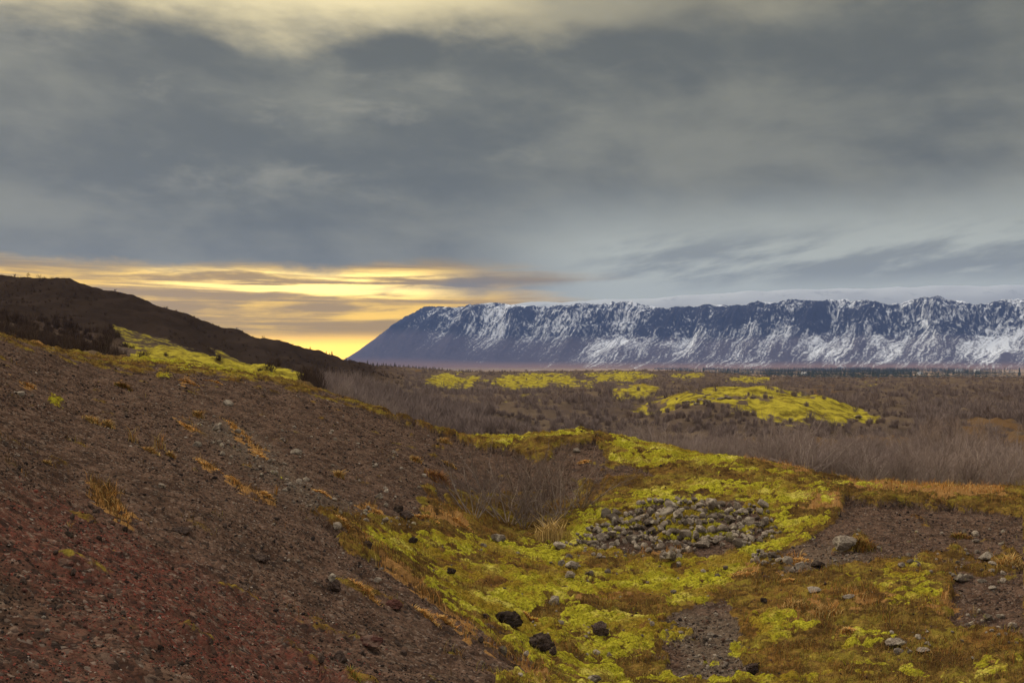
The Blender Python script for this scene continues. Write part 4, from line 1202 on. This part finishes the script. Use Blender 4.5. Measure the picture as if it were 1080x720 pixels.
def build_scrub():
    r = np.random.default_rng(53)
    lib = []
    for k in range(9):
        (a, b) = shrub_segments(70 + k, stems=int(r.integers(13, 19)), spread=[.55, .75, .95][k % 3])
        st = mesh_obj("stem", *tubes(*a, sides=4), M_STEM, link=False); tw = mesh_obj("twigs", *tubes(*b), M_TWIG, link=False)
        lib.append((st.data, tw.data)); bpy.data.objects.remove(st); bpy.data.objects.remove(tw)
    lib3 = []
    for k in range(6):
        (a, b) = shrub_segments(170 + k, stems=9, spread=1.05, twigs=4)
        st = mesh_obj("stem", *tubes(*a, sides=4), M_STEM2, link=False); tw = mesh_obj("twigs", *tubes(*b), M_TWIG2, link=False)
        lib3.append((st.data, tw.data)); bpy.data.objects.remove(st); bpy.data.objects.remove(tw)
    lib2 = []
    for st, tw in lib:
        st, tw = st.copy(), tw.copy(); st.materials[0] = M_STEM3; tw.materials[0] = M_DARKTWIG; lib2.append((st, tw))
    def shrub(k, p, h, w, rot, label, group=None, name="bare_shrub", dark=False, sparse=False):
        src = lib3 if sparse else (lib2 if dark else lib)
        st, tw = src[k % len(src)]
        o = bpy.data.objects.new(name, st); COL.objects.link(o)
        o.location = [float(x) for x in p]; o.scale = (w, w, h); o.rotation_euler = (0, 0, rot)
        c = bpy.data.objects.new("twigs", tw); COL.objects.link(c); c.parent = o
        return tag(o, label, "shrub", group)
    # singled out
    for (px, py, w, h, lab) in (
            (536, 553, 3.2, 2.5, "wide leafless grey bush in the bowl left of the stone heap, biggest of that thicket"),
            (592, 546, 2.6, 2.1, "leafless grey bush just behind the tall bleached grass tuft"),
            (500, 545, 2.0, 1.9, "leafless bush at the left end of the thicket in the bowl"),
            (563, 541, 2.9, 2.4, "leafless bush at the back of the thicket in the bowl"),
            (577, 555, 2.0, 1.7, "leafless bush at the front of the thicket beside the bleached grass"),
            (612, 536, 2.2, 1.5, "low leafless bush at the right end of the thicket near the heap"),
            (552, 556, 2.2, 1.6, "leafless bush at the front middle of the bowl thicket"),
            (548, 530, 2.4, 1.5, "leafless bush highest up the bowl side behind the thicket")):
        p, _ = on_ground_many([px], [py], n=500)
        shrub(int(px), p[0], h, w / 1.25, px * .7, lab, sparse=True)
    # nearest rows of the scrub
    cand = []
    n = 5200
    u = r.uniform(-.62, .62, n); Y = np.sqrt(r.uniform(36 ** 2, 82 ** 2, n)); X = u * Y
    z, M = ground(X, Y)
    d = Y - rim_depth(u)
    ok = (d > 2.2) & (M['moss'] < .35) & (M['orange'] < .5)
    ok &= (u > -.22) | ((u < -.22) & (d > 6) & (fbm(X * .12, Y * .12, 2, 5) > .1) & ((u < -.42) | (r.random(n) < .22)))
    X, Y, z, u, d = X[ok], Y[ok], z[ok], u[ok], d[ok]
    chosen = []
    for i in np.argsort(Y + r.uniform(0, 9, len(Y))):
        if len(chosen) >= 282: break
        if all((X[i] - X[j]) ** 2 + (Y[i] - Y[j]) ** 2 > 1.25 ** 2 for j in chosen): chosen.append(i)
    for c_, i in enumerate(chosen):
        right = u[i] > .09
        h = r.uniform(1.2, 2.25) if right else r.uniform(.6, 1.45)
        if u[i] < -.2: h = r.uniform(.8, 1.6) if u[i] < -.42 else r.uniform(.5, .9)
        if right: lab, grp = "leafless grey-brown birch shrub in the thicket behind the turf lip on the right", "shrubs behind the right turf lip"
        elif u[i] > -.2: lab, grp = "leafless low birch shrub behind the grassy rim in the middle", "shrubs behind the middle rim"
        else: lab, grp = "leafless thin shrub on the heath between the left rim and the dark hill", "shrubs below the dark hill"
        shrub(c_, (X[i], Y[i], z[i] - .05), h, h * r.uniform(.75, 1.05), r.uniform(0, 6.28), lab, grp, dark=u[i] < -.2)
    ymax = Y[chosen].max()
    # everything further off reads as one mass
    n = 17000
    u = r.uniform(-.64, .66, n); Y = np.exp(r.uniform(math.log(56), math.log(660), n)); X = u * Y
    z, M = ground(X, Y)
    d = Y - rim_depth(u)
    clump = fbm(X * .05, Y * .03, 3, 15)
    ok = (Y > ymax - 14 - r.uniform(0, 6, n)) & ((M['moss'] < .3) | (r.random(n) < .07)) & (r.random(n) > M['orange'] * .9) & (M['hill'] < .15) & (d > 3)
    ok &= (u > -.22) | (u < -.43) | (r.random(n) < .12)
    ok &= r.random(n) < np.clip(.85 + .8 * clump, .45, 1)
    hill_ok = (M['hill'] > .15) & (M['moss'] < .25) & (Y < 420) & (r.random(n) < np.clip(.45 + .9 * clump, .05, .9))
    hill = (hill_ok & ~ok) | (ok & (u < -.2))
    ok = ok & (u >= -.2)
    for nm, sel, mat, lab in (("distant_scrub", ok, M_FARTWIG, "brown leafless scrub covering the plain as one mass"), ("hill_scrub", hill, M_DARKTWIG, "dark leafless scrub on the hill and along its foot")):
        Xs, Ys, zs = X[sel], Y[sel], z[sel]
        V = []
        for x, y, zz in zip(Xs, Ys, zs):
            h = r.uniform(.7, 1.0) ** 2 * r.choice([1.1, 1.6, 2.2]) * (1.0 if nm == "distant_scrub" else .75)
            if y < 125 and -.02 < x / y < .42: h *= .6
            if y > 330: h *= .85
            nt_ = 150 if y < 110 else (80 if y < 220 else 44)
            w = h * r.uniform(.7, 1.2) * (1 if y < 220 else 1.6)
            if nm == "hill_scrub" and y > 125: nt_ = 30; h *= r.uniform(.35, .95)
            a = r.uniform(0, 6.28, nt_); rad = np.sqrt(r.random(nt_)) * w * .62
            b0 = np.stack([np.cos(a) * rad * .55, np.sin(a) * rad * .55, h * r.random(nt_) ** 1.3 * .55], 1)
            dd = np.stack([np.cos(a) * .5 * rad / w, np.sin(a) * .5 * rad / w, np.full(nt_, .75)], 1) + r.normal(0, .28, (nt_, 3))
            L = h * r.uniform(.3, .6, nt_)
            tip = b0 + dd * L[:, None]
            tip[:, 2] = np.minimum(tip[:, 2], h)
            t2 = np.stack([np.cos(a + 1.6), np.sin(a + 1.6), np.zeros(nt_)], 1) * (.010 + .00016 * y)
            tri = np.stack([b0 - t2, b0 + t2, tip], 1) + np.array([x, y, zz - .05])
            V.append(tri.reshape(-1, 3))
        V = np.concatenate(V)
        o = mesh_obj(nm, V, np.arange(len(V)).reshape(-1, 3), mat)
        tag(o, lab, "scrub", kind='stuff')


build_scrub()


# ------------------------------------------------------------------ conifers, far wood, farmhouses
def conifer_mesh(seed, h, layers=9, blades_=11):
    r = np.random.default_rng(seed)
    V, T = [], []
    for k in range(layers):
        f = k / (layers - 1)
        zc, rad = h * (.10 + .86 * f), h * .20 * (1 - f) ** .85 + .02 * h
        for j in range(blades_):
            a = 6.28 * j / blades_ + r.uniform(-.3, .3) + k
            rr = rad * r.uniform(.6, 1.2)
            c, s = math.cos(a), math.sin(a)
            w = rad * .34
            o = len(V)
            V += [(0, 0, zc + h * .07), (c * rr * .6 - s * w, s * rr * .6 + c * w, zc - h * .01), (c * rr, s * rr, zc - h * .045), (c * rr * .6 + s * w, s * rr * .6 - c * w, zc - h * .01)]
            T += [(o, o + 1, o + 2), (o, o + 2, o + 3)]
    return np.array(V), np.array(T)


def solid_material(name, c0, c1, scale=1.0, rough=.9):
    m, t, b = material(name, rough)
    t.put(b.inputs['Base Color'], t.mix(t.noise(t.pos(), scale, 4, .6), c0, c1))
    return m


def conifers():
    r = np.random.default_rng(61)
    mc = solid_material("needles", (0.018, 0.022, 0.015), (0.042, 0.048, 0.028), .8)
    mt = solid_material("trunk_bark", (0.03, 0.022, 0.018), (0.06, 0.045, 0.035), 2)
    lib = []
    for k in range(5):
        V, T = conifer_mesh(k, 1.0)
        o = mesh_obj("crown", V, T, mc, link=False)
        tp = tubes(np.array([[0, 0, -.05]]), np.array([[0, 0, .6]]), np.array([.022]), np.array([.008]), 5)
        q = mesh_obj("trunk", *tp, mt, link=False)
        lib.append((o.data, q.data)); bpy.data.objects.remove(o); bpy.data.objects.remove(q)
    for i in range(86):
        f = (i + r.uniform(-.4, .4)) / 86
        px = 312 + 190 * max(f, 0.0) ** .9
        Y = np.interp(px, [310, 330, 360, 400, 450, 505], [275, 292, 330, 395, 450, 500]) + r.uniform(-6, 10)
        X = (px - 540) / F * Y
        z, M = ground(np.array([X]), np.array([Y]))
        h = r.uniform(1.3, 2.6) * (1.1 if 325 < px < 350 else .9)
        k = int(r.integers(0, 5))
        o = bpy.data.objects.new("conifer", lib[k][1]); COL.objects.link(o)
        o.location = (X, Y, float(z[0]) - .05); o.scale = (h * 1.9, h * 1.9, h); o.rotation_euler = (0, 0, r.uniform(0, 6.28))
        c = bpy.data.objects.new("crown", lib[k][0]); COL.objects.link(c); c.parent = o
        tag(o, "small dark conifer in the row along the low ridge against the yellow sky", "conifer", "conifers along the ridge")
    # planted woods down in the valley
    V, T = conifer_mesh(3, 1.0, 4, 5)
    pts = []
    for (n, x0, x1, y0, y1) in ((7000, 762, 1035, 1500, 4300), (420, 884, 918, 4700, 5400), (300, 712, 748, 2700, 3100), (300, 690, 760, 3900, 4500)):
        px = r.uniform(x0, x1, n); Y = r.uniform(y0, y1, n)
        if n > 5000: px = r.normal(900, 95, n).clip(742, 1075)
        g = fbm(px * .022, Y * .0015, 3, 9) > (-.12 + r.uniform(-.25, .25, n) if n > 600 else -.1)
        pts.append(np.stack([(px[g] - 540) / F * Y[g], Y[g]], 1))
    pts = np.concatenate(pts)
    z = -24 + fbm(pts[:, 0] * .002, pts[:, 1] * .002, 3, 8) * 1.2
    h = r.uniform(7, 14, len(pts))
    VV = V[None] * (h[:, None, None] * np.array([1.9, 1.9, 1.0])) + np.concatenate([pts, z[:, None]], 1)[:, None]
    TT = (T[None] + (np.arange(len(pts)) * len(V))[:, None, None]).reshape(-1, 3)
    w = mesh_obj("distant_woods", VV.reshape(-1, 3), TT, mc)
    tag(w, "dark planted woods on the valley floor below the mountain", "woods", kind='stuff')


conifers()


def farmhouses():
    white = solid_material("white_wall", (0.70, 0.70, 0.69), (0.82, 0.82, 0.81), .3)
    redr = solid_material("pale_roof", (0.45, 0.45, 0.46), (0.6, 0.6, 0.61), .3)
    grr = solid_material("grey_roof", (0.20, 0.21, 0.22), (0.30, 0.31, 0.32), .3)
    dark = solid_material("window_glass", (0.03, 0.035, 0.04), (0.05, 0.055, 0.06), .3, .2)
    L = [(847, 2000, 14, 8, 4.2, redr, "white farmhouse on its own in front of the dark valley woods"), (970, 2100, 12, 7, 3.6, grr, "small white farm building at the right end of the dark woods"),
         (1011, 2900, 24, 10, 5, grr, "long white barn, left of the two white buildings under the mountain"), (1030, 2950, 16, 9, 5, redr, "white farmhouse right of the long white barn under the mountain")]
    for (px, Y, w, d, h, roofm, lab) in L:
        X = (px - 540) / F * Y
        z = float(-24 + fbm(np.array([X * .002]), np.array([Y * .002]), 3, 8)[0] * 1.2) + .0
        root = bpy.data.objects.new("farmhouse", None); COL.objects.link(root); root.location = (X, Y, z); root.rotation_euler = (0, 0, .2)
        tag(root, lab, "house")
        a, b = w / 2, d / 2
        v = [(-a, -b, -1), (a, -b, -1), (a, b, -1), (-a, b, -1), (-a, -b, h), (a, -b, h), (a, b, h), (-a, b, h), (-a, 0, h + b * .8), (a, 0, h + b * .8)]
        mesh_obj("wall", v, [np.array([(0, 1, 5, 4), (2, 3, 7, 6)]), np.array([(1, 2, 6, 9, 5), (3, 0, 4, 8, 7)])], white, parent=root)
        e = .5
        rv = [(-a - e, -b - e, h - e * .8), (a + e, -b - e, h - e * .8), (a + e, 0, h + b * .8), (-a - e, 0, h + b * .8), (-a - e, b + e, h - e * .8), (a + e, b + e, h - e * .8)]
        rv = rv + [(x, y, zz + .35) for x, y, zz in rv]
        mesh_obj("roof", rv, np.array([(0, 1, 2, 3), (3, 2, 5, 4), (6, 9, 8, 7), (9, 10, 11, 8), (0, 6, 7, 1), (4, 5, 11, 10), (0, 3, 9, 6), (3, 4, 10, 9), (1, 7, 8, 2), (2, 8, 11, 5)]), roofm, parent=root)
        for k in range(3):
            x = -a * .6 + k * a * .6
            wv = [(x - .7, -b - .05, 1.2), (x + .7, -b - .05, 1.2), (x + .7, -b - .05, 2.6), (x - .7, -b - .05, 2.6), (x - .7, -b + .1, 1.2), (x + .7, -b + .1, 1.2), (x + .7, -b + .1, 2.6), (x - .7, -b + .1, 2.6)]
            mesh_obj("window", wv, np.array([(0, 1, 2, 3), (5, 4, 7, 6), (0, 4, 5, 1), (3, 2, 6, 7), (1, 5, 6, 2), (4, 0, 3, 7)]), dark, parent=root)


farmhouses()
